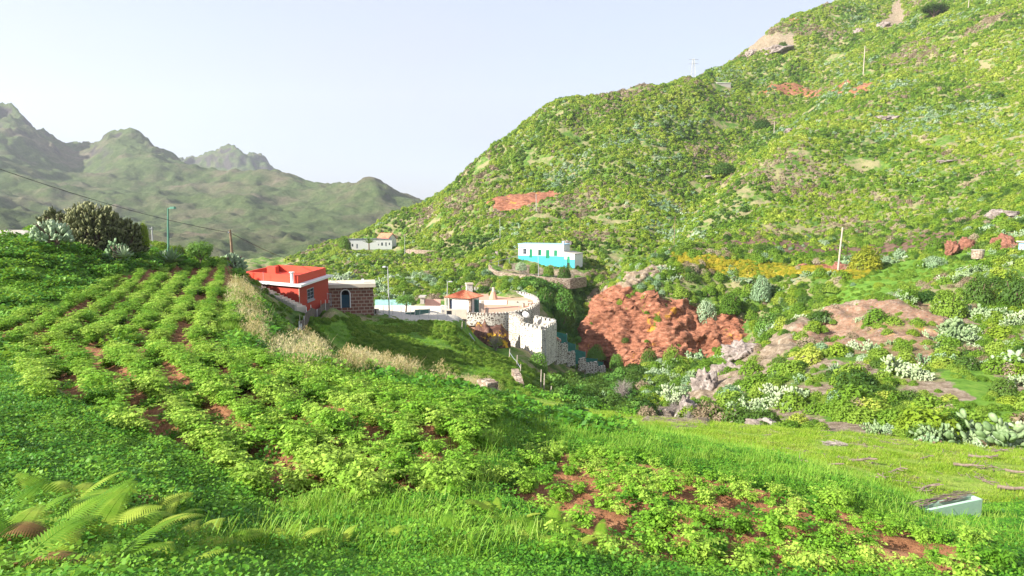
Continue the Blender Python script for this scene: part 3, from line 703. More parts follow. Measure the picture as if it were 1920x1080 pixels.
def rockmesh(name, seed, mat, sub=4, amp=0.35, sx=1, sy=1, sz=1):
    bm = bmesh.new(); bmesh.ops.create_icosphere(bm, subdivisions=sub, radius=1)
    co = np.array([v.co[:] for v in bm.verts]); Fc = np.array([[v.index for v in f.verts] for f in bm.faces]); bm.free()
    d = fbm(co[:, 0] * 1.2 + seed, co[:, 1] * 1.2, co[:, 2] * 1.2, 5, True) - .6
    rr_ = np.random.RandomState(int(seed * 10)); sd_ = unit(rr_.normal(size=(26, 3))); dq = co @ sd_.T
    cut = np.min(np.where(dq > .2, rr_.uniform(.55, .95, 26) / np.maximum(dq, .2), 9), axis=1)   # chipped by flat planes
    co = co * np.minimum(1, cut)[:, None]
    co = co * (1 + amp * d)[:, None] * [sx, sy, sz]
    return mesh_np(name, co, Fc, mat, False)

# ------------------------------------------------------------ scattering
protos = {}
def proto_collection(key):
    if key in protos: return protos[key]
    c = bpy.data.collections.new('source_' + key)
    for i, me in enumerate(ME[key]):
        o = bpy.data.objects.new(key + '_source', me); c.objects.link(o)
    protos[key] = c; return c
def scatter_object(name, key, pos_, scl, label, cat, mat=None):
    """one uncountable mass of plants: points with per-point turn, size and kind"""
    n = len(pos_)
    if n == 0: return
    me = bpy.data.meshes.new(name); me.vertices.add(n); me.vertices.foreach_set('co', np.asarray(pos_, np.float32).ravel())
    rot = np.zeros((n, 3), np.float32); rot[:, 2] = rs.uniform(0, 6.28, n); rot[:, 0] = rs.normal(0, .12, n); rot[:, 1] = rs.normal(0, .12, n)
    a = me.attributes.new('turn', 'FLOAT_VECTOR', 'POINT'); a.data.foreach_set('vector', rot.ravel())
    a = me.attributes.new('size', 'FLOAT', 'POINT'); a.data.foreach_set('value', np.asarray(scl, np.float32))
    a = me.attributes.new('which', 'INT', 'POINT'); a.data.foreach_set('value', rs.randint(0, len(ME[key]), n).astype(np.int32))
    for m in ME[key][0].materials: me.materials.append(m)
    o = link(name, me)
    g = bpy.data.node_groups.new('plants_' + name, 'GeometryNodeTree')
    g.interface.new_socket('Geometry', in_out='INPUT', socket_type='NodeSocketGeometry'); g.interface.new_socket('Geometry', in_out='OUTPUT', socket_type='NodeSocketGeometry')
    gi = g.nodes.new('NodeGroupInput'); go = g.nodes.new('NodeGroupOutput')
    ins = g.nodes.new('GeometryNodeInstanceOnPoints'); ci = g.nodes.new('GeometryNodeCollectionInfo')
    ci.inputs[0].default_value = proto_collection(key); ci.inputs[1].default_value = True; ci.inputs[2].default_value = True
    def na(nm, tp):
        nd = g.nodes.new('GeometryNodeInputNamedAttribute'); nd.data_type = tp; nd.inputs[0].default_value = nm; return nd.outputs[0]
    g.links.new(gi.outputs[0], ins.inputs['Points']); g.links.new(ci.outputs[0], ins.inputs['Instance'])
    ins.inputs['Pick Instance'].default_value = True
    g.links.new(na('which', 'INT'), ins.inputs['Instance Index'])
    e2r = g.nodes.new('FunctionNodeEulerToRotation'); g.links.new(na('turn', 'FLOAT_VECTOR'), e2r.inputs[0]); g.links.new(e2r.outputs[0], ins.inputs['Rotation'])
    g.links.new(na('size', 'FLOAT'), ins.inputs['Scale']); g.links.new(ins.outputs[0], go.inputs[0])
    md = o.modifiers.new('plants', 'NODES'); md.node_group = g
    return tag(o, label, cat, kind='stuff')
def sample(n, D0, D1, u0=-1.0, u1=1.0):
    D = np.sqrt(rs.uniform(D0 * D0, D1 * D1, n)); u = rs.uniform(u0, u1, n)
    return u * D, D
def look(x, y):
    z = gz(x, y); px, py = to_px(x / y, z / y); return z, px, py
def mk(name, x, y):
    u = np.asarray(x) / np.asarray(y)
    iu = np.clip(np.round((u - UG[0]) / (UG[1] - UG[0])).astype(int), 0, len(UG) - 1)
    idd = np.clip(np.round(np.interp(y, DG, np.arange(len(DG)))).astype(int), 0, len(DG) - 1)
    return M[name][idd, iu] > 0.5
def anymask(names, x, y):
    r = np.zeros(len(x), bool)
    for n in names: r |= mk(n, x, y)
    return r
# visibility of each ground cell from the camera (running maximum of slope)
WG = ZZ / YY
VIS = WG >= np.maximum.accumulate(WG, axis=0) - 0.004
def vis(x, y, h=0.0):
    u = x / y; iu = np.clip(np.round((u - UG[0]) / (UG[1] - UG[0])).astype(int), 0, len(UG) - 1)
    idd = np.clip(np.round(np.interp(y, DG, np.arange(len(DG)))).astype(int), 0, len(DG) - 1)
    mx = MAXW[idd, iu]
    return (gz(x, y) + h) / y >= mx - 0.002
MAXW = np.maximum.accumulate(WG, axis=0)

# potato rows
def row_points(dirx, diry, sp_row, sp_pl, box, names):
    """points on furrow crests; (dirx,diry) is the phase gradient of the rows"""
    g = np.array([dirx, diry]); g = g / np.linalg.norm(g); t = np.array([-g[1], g[0]])
    out = []
    ks = np.arange(-80, 80)
    for k in ks:
        for q in np.arange(-60, 60, sp_pl):
            p_ = g * (k + .25) * sp_row + t * (q + rnd.uniform(-.12, .12))
            out.append(p_ + np.array([rnd.uniform(-.1, .1), rnd.uniform(-.1, .1)]))
    o = np.array(out); o = o[(o[:, 1] > 4.0) & (np.abs(o[:, 0] / np.maximum(o[:, 1], .1)) < 1.04)]
    return o[anymask(names, o[:, 0], o[:, 1])]
pA = row_points(15, 6.3, 0.95, 0.26, None, ['f1b'])
pB = row_points(5.8, 4.7, 0.95, 0.25, None, ['f1f'])
pC = row_points(1.2, 2.0, 0.88, 0.25, None, ['f2'])
def thin(p_, thr, sc):
    return p_[fbm(p_[:, 0] / sc, p_[:, 1] / sc, o=3) < thr]
# extra plants between the crests where the canopy has closed
ex, ey = sample(5200, 6, 34); k = anymask(['f1f', 'f1b'], ex, ey) & (fbm(ex / 2.5 + 9, ey / 2.5, o=3) > -0.14); pE = np.stack([ex[k], ey[k]], 1)
pot = np.concatenate([pA, thin(pB, .7, 2.2), thin(pC, .42, .9), pE])
pz, ppx, ppy = look(pot[:, 0], pot[:, 1])
psc = rs.uniform(.55, 1.12, len(pot)) * np.where(mk('f2', pot[:, 0], pot[:, 1]), .74, 1) * (0.92 + 0.25 * fbm(pot[:, 0] / 2, pot[:, 1] / 2, o=2))
inview = (ppx > -30) & (ppx < 1950) & (ppy < 1100)
order = np.argsort(np.where(inview, pot[:, 1] / psc, 1e9))
near300 = order[:300]; rest = order[300:]
PL = {'f1b': 'leafy green potato plant in the rows at the back of the upper field', 'f1f': 'leafy green potato plant in the dense front rows of the upper field', 'f2': 'leafy green potato plant among bare red soil in the lower right field'}
for i in near300:
    x, y = pot[i]
    o = link('potato_plant', ME['potato'][int(i) % 4]); o.location = (x, y, pz[i] - .02); o.rotation_euler = (rnd.gauss(0, .1), rnd.gauss(0, .1), rnd.uniform(0, 6.28)); o.scale = (psc[i],) * 3
    key = next((q for q in ('f2', 'f1f', 'f1b') if mk(q, np.array([x]), np.array([y]))[0]), 'f1f')
    tag(o, PL[key], 'potato plant', 'potato plants in the ' + {'f1b': 'back rows', 'f1f': 'front rows of the upper field', 'f2': 'lower right field'}[key])
scatter_object('potato_crop', 'potato', np.stack([pot[rest, 0], pot[rest, 1], pz[rest] - .02], 1), psc[rest], 'mass of potato plants growing in rows over the red soil fields', 'crop')

# ground cover near the camera
FIELD = ['f1b', 'f1f', 'f2', 'path1', 'soil2', 'soil3']
x, y = sample(24000, 4.6, 16); k = ~anymask(FIELD, x, y) & ~mk('meadow', x, y); x, y = x[k], y[k]; z, px, py = look(x, y)
scatter_object('clover', 'clover', np.stack([x, y, z - .02], 1), rs.uniform(.6, 1.3, len(x)), 'low dark green clover covering the near banks', 'clover')
x, y = sample(4200, 1.6, 5.6); k = ~((x / y < -.42) & (y > 2.4) & (rs.uniform(0, 1, len(x)) < .4)); x, y = x[k], y[k]; z, px, py = look(x, y)
scatter_object('small_clover', 'fine', np.stack([x, y, z - .02], 1), rs.uniform(.6, 1.3, len(x)), 'fine-leaved clover at the foot of the picture', 'clover')
x, y = sample(3000, 14, 42, -1, .2); k = ~anymask(FIELD, x, y) & ~anymask(['meadow', 'track', 'slope'], x, y); x, y = x[k], y[k]; z, px, py = look(x, y)
scatter_object('weeds', 'weed', np.concatenate([np.stack([x, y, z - .02], 1)]), rs.uniform(.8, 2.2, len(x)), 'green weeds covering the bank behind the upper field', 'weeds')
x, y = sample(1500, 4, 13); k = anymask(FIELD, x, y) & (fbm(x / 1.5, y / 1.5, o=3) > .15); x, y = x[k], y[k]; z, px, py = look(x, y)
scatter_object('field_weeds', 'weed', np.stack([x, y, z - .02], 1), rs.uniform(.3, .8, len(x)), 'small weeds between the potato rows', 'weeds')
# grass along the rims and banks
RIM = [[(430,505),(470,560),(500,640),(560,690),(650,705),(800,725),(940,765),(975,830),(900,860),(820,770),(640,730),(540,710),(440,660),(400,620),(420,560)],
       [(900,800),(1010,790),(1200,800),(1400,850),(1600,900),(1760,960),(1920,990),(1920,1060),(1740,1010),(1600,955),(1400,905),(1200,865),(1010,840),(930,920),(860,980),(700,1010),(560,990)],
       [(560,970),(900,960),(1000,1010),(1060,1090),(300,1090),(460,1010)]]
x, y = sample(42000, 3, 36); z, px, py = look(x, y)
k = np.zeros(len(x), bool)
for r_ in RIM: k |= inpoly(px + rs.normal(0, 8, len(px)), py + rs.normal(0, 5, len(px)), r_)
k &= ~anymask(['path1'], x, y); k &= ~(anymask(['f2', 'f1f'], x, y) & (rs.uniform(0, 1, len(x)) < .93)); k &= rs.uniform(0, 1, len(x)) < np.where(y < 16, 1, .55)
x, y, z = x[k], y[k], z[k]
scatter_object('grass', 'grass', np.stack([x, y, z], 1), rs.uniform(.6, 1.3, len(x)), 'bright green grass along the rims of the potato fields', 'grass')
x, y = sample(30000, 13, 62); k = anymask(['meadow', 'slope'], x, y) & (fbm(x / 3, y / 3, o=3) > -.25); x, y = x[k], y[k]; z, px, py = look(x, y)
scatter_object('meadow_grass', 'grass', np.stack([x, y, z - .05], 1), rs.uniform(.25, .6, len(x)) * np.where(mk('slope', x, y), 1.8, 1), 'short grass tufts over the meadow and the slope below the yard', 'grass')
x, y = sample(26000, 13, 34, -.1, 1.0); k = mk('meadow', x, y) & (fbm(x / 1.3, y / 1.3, o=3) > -.08); x, y = x[k], y[k]; z, px, py = look(x, y)
scatter_object('meadow_turf', 'turf', np.stack([x, y, z - .02], 1), rs.uniform(.5, 1.3, len(x)), 'short yellow-green turf of the lower meadow', 'grass')
x, y = sample(9000, 30, 62, -.36, .05); k = mk('slope', x, y) & (fbm(x / 4, y / 4, o=3) > -.15); x, y = x[k], y[k]; z, px, py = look(x, y)
scatter_object('slope_weeds', 'mid', np.stack([x, y, z - .05], 1), rs.uniform(.2, .6, len(x)), 'low weeds over the grass slope below the yard', 'weeds')
# straw coloured dry grass on the rim
DRY = [[(425,560),(455,530),(490,590),(500,650),(470,655),(435,610)], [(540,640),(600,650),(620,700),(560,690)], [(650,675),(780,690),(780,716),(640,706)], [(820,712),(930,730),(930,748),(830,730)], [(500,640),(545,650),(560,690),(500,665)]]
x, y = sample(60000, 13, 42, -.5, .0); z, px, py = look(x, y); k = np.zeros(len(x), bool)
for r_ in DRY: k |= inpoly(px + rs.normal(0, 4, len(px)), py + rs.normal(0, 3, len(px)) - 4, r_)
k &= (rs.uniform(0, 1, len(x)) < .055) & (fbm(x / 1.6, y / 1.6, o=3) > -.02)
x, y, z = x[k], y[k], z[k]
scatter_object('dry_grass', 'straw', np.stack([x, y, z - .05], 1), rs.uniform(.55, 1.35, len(x)), 'straw coloured dry grass along the rim of the upper field', 'dry grass')

# scrub on the hill: kinds come in patches
BARE = ['yard', 'red', 'redp', 'track', 'meadow', 'gfield', 'gfield3', 'gfield2', 'bpath', 'redfield', 'slope']
def kinds(x, y, n):
    a = fbm(x / 22, y / 22, o=4) + rs.normal(0, .28, n); b = fbm(x / 30 + 50, y / 30, o=3) + rs.normal(0, .28, n)
    kd = np.full(n, 'mid', dtype=object)
    kd[a > .0] = 'bright'; kd[a < -.62] = 'dark'; kd[b > .68] = 'grey'; kd[b < -.52] = 'brown'
    return kd
x, y = sample(165000, 104, 400, -.36, 1.0); z, px, py = look(x, y); n = len(x)
k = ~anymask(['yard', 'red', 'redp', 'track', 'gfield', 'bpath', 'redfield', 'rockhill', 'rockhill2'], x, y) & (py < 720)
k &= (fbm(x / 13 + 3, y / 13, o=4) < .55)
k &= ~(mk('landslip', x, y) & (rs.uniform(0, 1, n) < .7)) & ~(mk('dkband', x, y) & (rs.uniform(0, 1, n) < .85)) & ~(mk('yellow', x, y) & (rs.uniform(0, 1, n) < .8)) & ~(mk('cliffcap', x, y) & (rs.uniform(0, 1, n) < .93))
k &= (x / y > -.36)
HOUSE_ZONES = [(640,750,444,472,170,215),(1035,1140,610,705,74,90),(918,1100,494,522,114,127),(700,835,560,600,60,100),(965,1085,455,500,126,140),(1335,1375,150,170,270,310)]
def clear(px, py, y):
    k = np.ones(len(px), bool)
    for (a, b, c, d, e, f) in HOUSE_ZONES: k &= ~((px > a) & (px < b) & (py > c) & (py < d) & (y > e) & (y < f))
    return k
k &= clear(px, py, y)
x, y, z, px, py = x[k], y[k], z[k], px[k], py[k]
kd = kinds(x, y, len(x))
sz = (rs.lognormal(0, .38, len(x)) * 0.8 * (0.75 + 0.5 * np.clip((y - 100) / 150, 0, 1))).clip(.4, 3.2)
LBL = {'mid': 'green scrub covering the hillside', 'bright': 'yellow-green scrub covering the hillside', 'dark': 'dark green bushes spread over the hillside', 'grey': 'pale grey-green spurge bushes spread over the hillside', 'brown': 'dry brown scrub spread over the hillside'}
for q in LBL:
    m_ = kd == q
    scatter_object(q + '_scrub', q + '_far', np.stack([x[m_], y[m_], z[m_] - .1 * sz[m_]], 1), sz[m_], LBL[q], 'scrub')

# scrub nearer by: gully, spur and cliff top; the bushes that show largest are things of their own
x, y = sample(15500, 24, 128, -.62, 1.0); z, px, py = look(x, y); n = len(x)
k = ~anymask(['yard', 'track', 'meadow', 'bpath', 'slope', 'f1b', 'f1f', 'f2', 'path1'], x, y)
sparse = anymask(['red'], x, y); k &= ~(sparse & (rs.uniform(0, 1, n) < np.where((py < 592) & (fbm(x / 3, y / 3, o=2) > -.1), .25, .94)))
k &= ~(anymask(['gfield', 'gfield2', 'gfield3', 'dkband', 'redfield', 'yellow'], x, y) & (rs.uniform(0, 1, n) < .95))
k &= ~(anymask(['grocks', 'tanrock', 'cliffcap'], x, y) & (rs.uniform(0, 1, n) < .8))
k &= ~((px < 1040) & (y < 70) & (py > 590)) & ~((px < 700) & (y < 105) & (py > 440)) & ~((px < 480) & (y < 130))
k &= ~((px > 830) & (px < 1050) & (y > 66) & (y < 108) & (py > 540)) & clear(px, py, y)
k &= ~((px > 690) & (px < 880) & (y < 96) & (y > 60))
k &= fbm(x / 7 + 31, y / 7, o=3) < .5
k &= ~((fbm(x / 4.5 + 5, y / 4.5, o=4) > .14) & (px > 1220) & (y < 72) & (rs.uniform(0, 1, n) < .85)) & ~(mk('cliffcap', x, y) & (rs.uniform(0, 1, n) < .6))
x, y, z, px, py = x[k], y[k], z[k], px[k], py[k]; n = len(x)
kd = kinds(x * 2.2, y * 2.2, n)
sw = (kd == 'bright') & (rs.uniform(0, 1, n) < .6); kd[sw] = np.where(rs.uniform(0, 1, sw.sum()) < .6, 'mid', 'dark')
b = fbm(x / 6 + 70, y / 6, o=3) + rs.normal(0, .2, n)
spur = (px > 1180) & (y < 80)
kd[(b > .42) & spur] = 'cactus'; kd[(b < -.85) & spur] = 'cactusp'
cl = (px > 1200) & (y > 85) & (y < 106) & (b > .42); kd[cl] = 'cactusp'
cl = (px < 780) & (y > 100) & (b > .2); kd[cl] = 'cactusp'
vn = (px > 980) & (px < 1090) & (py > 525) & (py < 700) & (y > 80); kd[vn] = 'vine'
dk = (px > 1035) & (px < 1200) & (py > 680) & (y < 84); kd[dk] = np.where(rs.uniform(0, 1, dk.sum()) < .6, 'dark', 'vine')
sz = (rs.lognormal(0, .4, n) * 1.15).clip(.45, 2.6); sz[vn] *= 1.7
sz[(kd == 'cactus') | (kd == 'cactusp')] *= .9
show = vis(x, y, .5) & (px > 0) & (px < 1920) & (py < 1000)
own = np.argsort(np.where(show, -sz / y, 1e3))[:270]
ownm = np.zeros(n, bool); ownm[own] = True
LK = {'mid': ('green shrub', 'shrub'), 'bright': ('yellow-green shrub', 'shrub'), 'dark': ('dark green shrub', 'shrub'), 'grey': ('pale grey-green spurge shrub', 'shrub'), 'brown': ('dry brown shrub', 'shrub'),
      'cactus': ('green prickly pear cactus clump', 'cactus'), 'cactusp': ('pale prickly pear cactus clump', 'cactus'), 'vine': ('glossy broad-leaved bush', 'bush')}
LANDM = [(1240,600,98,'on the red rock cliff'),(1320,520,102,'above the red cliff'),(1060,600,100,'in the dense green thicket behind the castle'),(1250,690,80,'in the gully below the red cliff'),(1130,730,64,'in the shaded gully below the castle steps'),
         (1330,750,45,'on the rocky foot of the spur'),(1450,760,38,'at the meadow edge of the rocky spur'),(1600,760,36,'on the middle of the rocky spur'),(1780,790,32,'at the right end of the rocky spur'),(1550,640,58,'beside the slanting grey rock path'),
         (1720,620,58,'below the tan rock face'),(1860,720,44,'beside the bright green patch at the far right'),(1880,560,68,'on the dark bank under the green terrace'),(650,510,140,'on the slope behind the stone outhouse'),(800,520,122,'on the slope above the tiled pavilion'),
         (950,520,120,'under the curved garden wall of the blue house'),(1100,480,130,'beside the blue and white house'),(1480,480,112,'on the hillside above the yellow flowers'),(1150,540,122,'in the side valley left of the red cliff')]
LM = np.array([[a[0] / 100, a[1] / 60, math.log(a[2]) * 4] for a in LANDM])
protot = {}
for i in own:
    q = kd[i]; v = int(i) % len(ME[q])
    o = link({'cactus': 'cactus', 'cactusp': 'cactus', 'vine': 'bush'}.get(q, 'shrub'), ME[q][v])
    o.location = (x[i], y[i], z[i] - .08 * sz[i]); o.rotation_euler = (rnd.gauss(0, .08), rnd.gauss(0, .08), rnd.uniform(0, 6.28)); o.scale = (sz[i], sz[i], sz[i] * rnd.uniform(.85, 1.1))
    d_ = ((LM - [px[i] / 100, py[i] / 60, math.log(y[i]) * 4]) ** 2).sum(1); wh = LANDM[int(d_.argmin())][3]
    tag(o, ('large ' if sz[i] > 1.9 else 'small ' if sz[i] < 1.1 else '') + LK[q][0] + ' ' + wh, LK[q][1], LK[q][0] + ' ' + wh)
for q in LK:
    m_ = (kd == q) & ~ownm
    scatter_object('near_' + q + '_scrub' if q not in ('cactus', 'cactusp') else {'cactus': 'cactus_cover', 'cactusp': 'pale_cactus_cover'}[q], q, np.stack([x[m_], y[m_], z[m_] - .08 * sz[m_]], 1), sz[m_], LK[q][0] + 's massed over the gully and the spur', LK[q][1])
# low plants filling between the bushes
x, y = sample(16000, 26, 130, -.6, 1.0); k = ~anymask(['yard', 'track', 'meadow', 'bpath', 'slope', 'f1b', 'f1f', 'red', 'redfield', 'path1', 'f2'], x, y) & (fbm(x / 5, y / 5, o=3) < .35) & ~((fbm(x / 4.5 + 5, y / 4.5, o=4) > .18) & (y < 72) & (x > 5) & (rs.uniform(0, 1, len(x)) < .8)) & ~(anymask(['grocks', 'tanrock', 'cliffcap'], x, y) & (rs.uniform(0, 1, len(x)) < .7)); x, y = x[k], y[k]; z, px, py = look(x, y)
k = ~((px > 830) & (px < 1050) & (y > 66) & (y < 108) & (py > 540)) & ~((px > 640) & (px < 880) & (y < 96) & (y > 60)) & clear(px, py, y); x, y, z = x[k], y[k], z[k]
scatter_object('undergrowth', 'mid', np.stack([x, y, z - .05], 1), rs.uniform(.3, .8, len(x)), 'low green undergrowth between the bushes', 'undergrowth')
x, y = sample(26000, 88, 118, .2, .65); k = mk('yellow', x, y) & (rs.uniform(0, 1, len(x)) < .45); x, y = x[k], y[k]; z, px, py = look(x, y)
scatter_object('yellow_flowers', 'yellow', np.stack([x, y, z - .05], 1), rs.uniform(.4, .9, len(x)), 'band of yellow flowering weeds above the red cliff', 'flowers')
# ------------------------------------------------------------ building kit
class Fr:
    """local frame: origin o, horizontal unit axes a (along the front) and b (into depth)"""
    def __init__(s, o, a, b=None):
        s.o = Vector(o); s.a = Vector((a[0], a[1], 0)).normalized()
        s.b = Vector((-s.a.y, s.a.x, 0)) if b is None else Vector((b[0], b[1], 0)).normalized()
    def p(s, x, y, z): return s.o + s.a * x + s.b * y + Vector((0, 0, z))
class MB:
    def __init__(s): s.v = []; s.f = []
    def add(s, V, Fs):
        k = len(s.v); s.v += [tuple(v) for v in V]; s.f += [tuple(k + i for i in f) for f in Fs]; return s
    def box(s, fr, x0, x1, y0, y1, z0, z1):
        V = [fr.p(x, y, z) for z in (z0, z1) for (x, y) in ((x0, y0), (x1, y0), (x1, y1), (x0, y1))]
        return s.add(V, [(0, 3, 2, 1), (4, 5, 6, 7), (0, 1, 5, 4), (1, 2, 6, 5), (2, 3, 7, 6), (3, 0, 4, 7)])
    def prism(s, pts, z0, z1):
        n = len(pts); zz0 = z0 if hasattr(z0, '__len__') else [z0] * n; zz1 = z1 if hasattr(z1, '__len__') else [z1] * n
        V = [(p_[0], p_[1], zz0[i]) for i, p_ in enumerate(pts)] + [(p_[0], p_[1], zz1[i]) for i, p_ in enumerate(pts)]
        return s.add(V, [tuple(range(n - 1, -1, -1)), tuple(range(n, 2 * n))] + [(i, (i + 1) % n, n + (i + 1) % n, n + i) for i in range(n)])
    def tube(s, pts, r0, r1=None, k=8):
        r1 = r0 if r1 is None else r1
        V, Fc = tube_np(np.array([list(p_) for p_ in pts]), r0, r1, k); n = len(V)
        s.add(V, [tuple(f) for f in Fc] + [tuple(range(k - 1, -1, -1)), tuple(range(n - k, n))]); return s
    def build(s, name, mat, parent=None, smooth=False):
        me = mesh_np(name, s.v, [tuple(f) for f in s.f], mat, smooth)
        bm = bmesh.new(); bm.from_mesh(me); bmesh.ops.recalc_face_normals(bm, faces=bm.faces[:]); bm.to_mesh(me); bm.free()
        o = link(name, me)
        if parent is not None:
            o.parent = parent; o.matrix_parent_inverse = Matrix.Translation(-Vector(parent.location)) if parent.type == 'EMPTY' else Matrix.Identity(4)
        return o
def root(name, loc, label, cat, group=None): return empty(name, loc, 0, label, cat, group)
def wall_with_holes(fr, x0, x1, z0, z1, y0, y1, holes, mb):
    """wall slab between y0,y1 with rectangular holes (xa,xb,za,zb)"""
    holes = [(max(h[0], x0), min(h[1], x1), max(h[2], z0), min(h[3], z1)) for h in holes if h[2] < z1 and h[3] > z0]
    xs = sorted({x0, x1, *[h[0] for h in holes], *[h[1] for h in holes]}); zs = sorted({z0, z1, *[h[2] for h in holes], *[h[3] for h in holes]})
    for i in range(len(xs) - 1):
        run = None
        for j in range(len(zs) - 1):
            cx, cz = (xs[i] + xs[i + 1]) / 2, (zs[j] + zs[j + 1]) / 2
            solid = not any(h[0] < cx < h[1] and h[2] < cz < h[3] for h in holes)
            if solid:
                if run is None: run = zs[j]
            if (not solid or j == len(zs) - 2) and run is not None:
                mb.box(fr, xs[i], xs[i + 1], y0, y1, run, zs[j + 1] if solid else zs[j]); run = None
    return mb
def paint(name, col, rough=0.75, dirt=0.25, dcol=(0.30, 0.26, 0.21)):
    s = NT(name); p = s.pos()
    n = s.noise(1.1, 8, p, 0.65); n2 = s.noise(7, 6, p, 0.7)
    c = s.mix(s.math('MULTIPLY', s.ramp(n, [(0.50, (0, 0, 0)), (0.75, (1, 1, 1))]), dirt), col, dcol)
    c = s.mix(s.math('MULTIPLY', n2, 0.18), c, tuple(x * .6 for x in col))
    s.bsdf(c, rough, s.bump(n2, 0.25, 0.02), 0.25); return s.m
def stonewall(name, stones, mortar, scale=3.0, edge=0.10, zs=1.4):
    s = NT(name); p = s.pos(); mp = s.n('ShaderNodeMapping'); s.set(mp.inputs[0], p); mp.inputs['Scale'].default_value = (1, 1, zs)
    wv = s.noise(3.0, 3, p); 
    v = s.t.nodes.new('ShaderNodeTexVoronoi'); v.feature = 'DISTANCE_TO_EDGE'; v.inputs['Scale'].default_value = scale; v.inputs['Randomness'].default_value = 0.8; s.set(v.inputs['Vector'], mp.outputs[0])
    v2 = s.t.nodes.new('ShaderNodeTexVoronoi'); v2.inputs['Scale'].default_value = scale; v2.inputs['Randomness'].default_value = 0.8; s.set(v2.inputs['Vector'], mp.outputs[0])
    d = s.math('ADD', v.outputs['Distance'], s.math('MULTIPLY', s.math('SUBTRACT', wv, 0.5), 0.10))
    sp = s.t.nodes.new('ShaderNodeSeparateColor'); s.set(sp.inputs[0], v2.outputs['Color'])
    st = s.ramp(sp.outputs[0], [(0.0, stones[0]), (0.5, stones[1]), (1.0, stones[2])])
    f = s.ramp(d, [(edge, (0, 0, 0)), (edge + .05, (1, 1, 1))])
    n = s.noise(1.0, 6, p)
    mo = s.mix(s.ramp(n, [(0.45, (0, 0, 0)), (0.8, (1, 1, 1))]), mortar, tuple(c * .6 for c in mortar))
    s.bsdf(s.mix(f, mo, st), 0.9, s.bump(f, 0.5, 0.04), 0.15); return s.m
def blocks(name, c1, c2, mortar, bw, bh, ms=0.03):
    s = NT(name); tc = s.t.nodes.new('ShaderNodeNewGeometry'); sx = s.t.nodes.new('ShaderNodeSeparateXYZ'); s.set(sx.inputs[0], tc.outputs['Position'])
    cb = s.t.nodes.new('ShaderNodeCombineXYZ'); s.set(cb.inputs[0], s.math('ADD', sx.outputs[0], s.math('MULTIPLY', sx.outputs[1], 0.8))); s.set(cb.inputs[1], sx.outputs[2])
    b = s.t.nodes.new('ShaderNodeTexBrick'); s.set(b.inputs['Vector'], cb.outputs[0]); b.inputs['Scale'].default_value = 1; b.inputs['Brick Width'].default_value = bw; b.inputs['Row Height'].default_value = bh
    b.inputs['Mortar Size'].default_value = ms; b.inputs['Mortar Smooth'].default_value = .2; b.inputs['Bias'].default_value = 0
    s.set(b.inputs['Color1'], c1); s.set(b.inputs['Color2'], c2); s.set(b.inputs['Mortar'], mortar)
    n = s.noise(5, 7, tc.outputs['Position'], .7)
    s.bsdf(s.mix(s.math('MULTIPLY', n, .5), b.outputs[0], tuple(c * .5 for c in c1)), .9, s.bump(b.outputs[1], -.6, .03), .15); return s.m
W_RED = paint('red_render', (0.42, 0.05, 0.03), .7, .2, (0.30, 0.07, 0.04))
W_ORANGE = paint('orange_red_paint', (0.60, 0.06, 0.03), .6, .25, (0.42, 0.10, 0.05))
W_WHITE = paint('white_paint', (0.80, 0.79, 0.76), .7, .25, (0.5, 0.46, 0.4))
W_CREAM = paint('cream_concrete', (0.58, 0.50, 0.40), .85, .4, (0.32, 0.27, 0.2))
W_BLUE = paint('sea_blue_paint', (0.06, 0.40, 0.47), .6, .15, (0.1, 0.3, 0.35))
W_DBLUE = paint('pale_blue_paint', (0.35, 0.55, 0.72), .6, .15)
W_GREEN = paint('green_paint', (0.01, 0.22, 0.10), .5, .1, (0.05, 0.15, 0.08))
W_GREY = paint('grey_metal_paint', (0.30, 0.33, 0.37), .5, .3)
W_TERRA = paint('terracotta_floor', (0.58, 0.33, 0.22), .8, .35, (0.5, 0.4, 0.32))
W_CONC = paint('concrete', (0.42, 0.38, 0.33), .9, .5, (0.25, 0.22, 0.18))
W_POLE = paint('pole_paint', (0.42, 0.43, 0.42), .6, .3)
W_LAMPG = paint('lamp_green_paint', (0.10, 0.26, 0.18), .5, .2)
W_WOOD = plain('weathered_wood', (0.24, 0.16, 0.10), .85, .35, 6, .5)
W_WOODP = plain('pale_wood', (0.42, 0.36, 0.29), .85, .3, 6, .5)
W_CABLE = plain('black_cable', (0.03, 0.03, 0.03), .6)
W_DARK = plain('dark_opening', (0.012, 0.012, 0.015), .6)  # near-black; paints the shade in openings, also colours one lamp head
def glass(name, col):
    s = NT(name); s.bsdf(col, 0.12, None, 0.6); return s.m
W_GLASS = glass('window_glass', (0.04, 0.055, 0.07))
def net(name, col):
    s = NT(name); p = s.pos(); b = s.t.nodes.new('ShaderNodeBsdfPrincipled'); s.set(b.inputs['Base Color'], s.ramp(s.noise(2, 5, p), [(0.3, col), (0.7, tuple(c * 1.7 for c in col))])); b.inputs['Roughness'].default_value = .6
    t = s.t.nodes.new('ShaderNodeBsdfTransparent'); m = s.t.nodes.new('ShaderNodeMixShader'); m.inputs[0].default_value = .82
    s.t.links.new(t.outputs[0], m.inputs[1]); s.t.links.new(b.outputs[0], m.inputs[2]); s.t.links.new(m.outputs[0], s.out.inputs[0]); return s.m
W_NET = net('teal_shade_net', (0.015, 0.13, 0.11))
W_NET2 = net('dark_green_net', (0.02, 0.10, 0.08))
W_NET3 = net('pale_teal_net', (0.28, 0.50, 0.46))
W_CASTLE = stonewall('castle_masonry', [(0.09, 0.075, 0.06), (0.20, 0.165, 0.13), (0.32, 0.27, 0.22)], (0.60, 0.56, 0.48), 2.6, .11, 1.35)
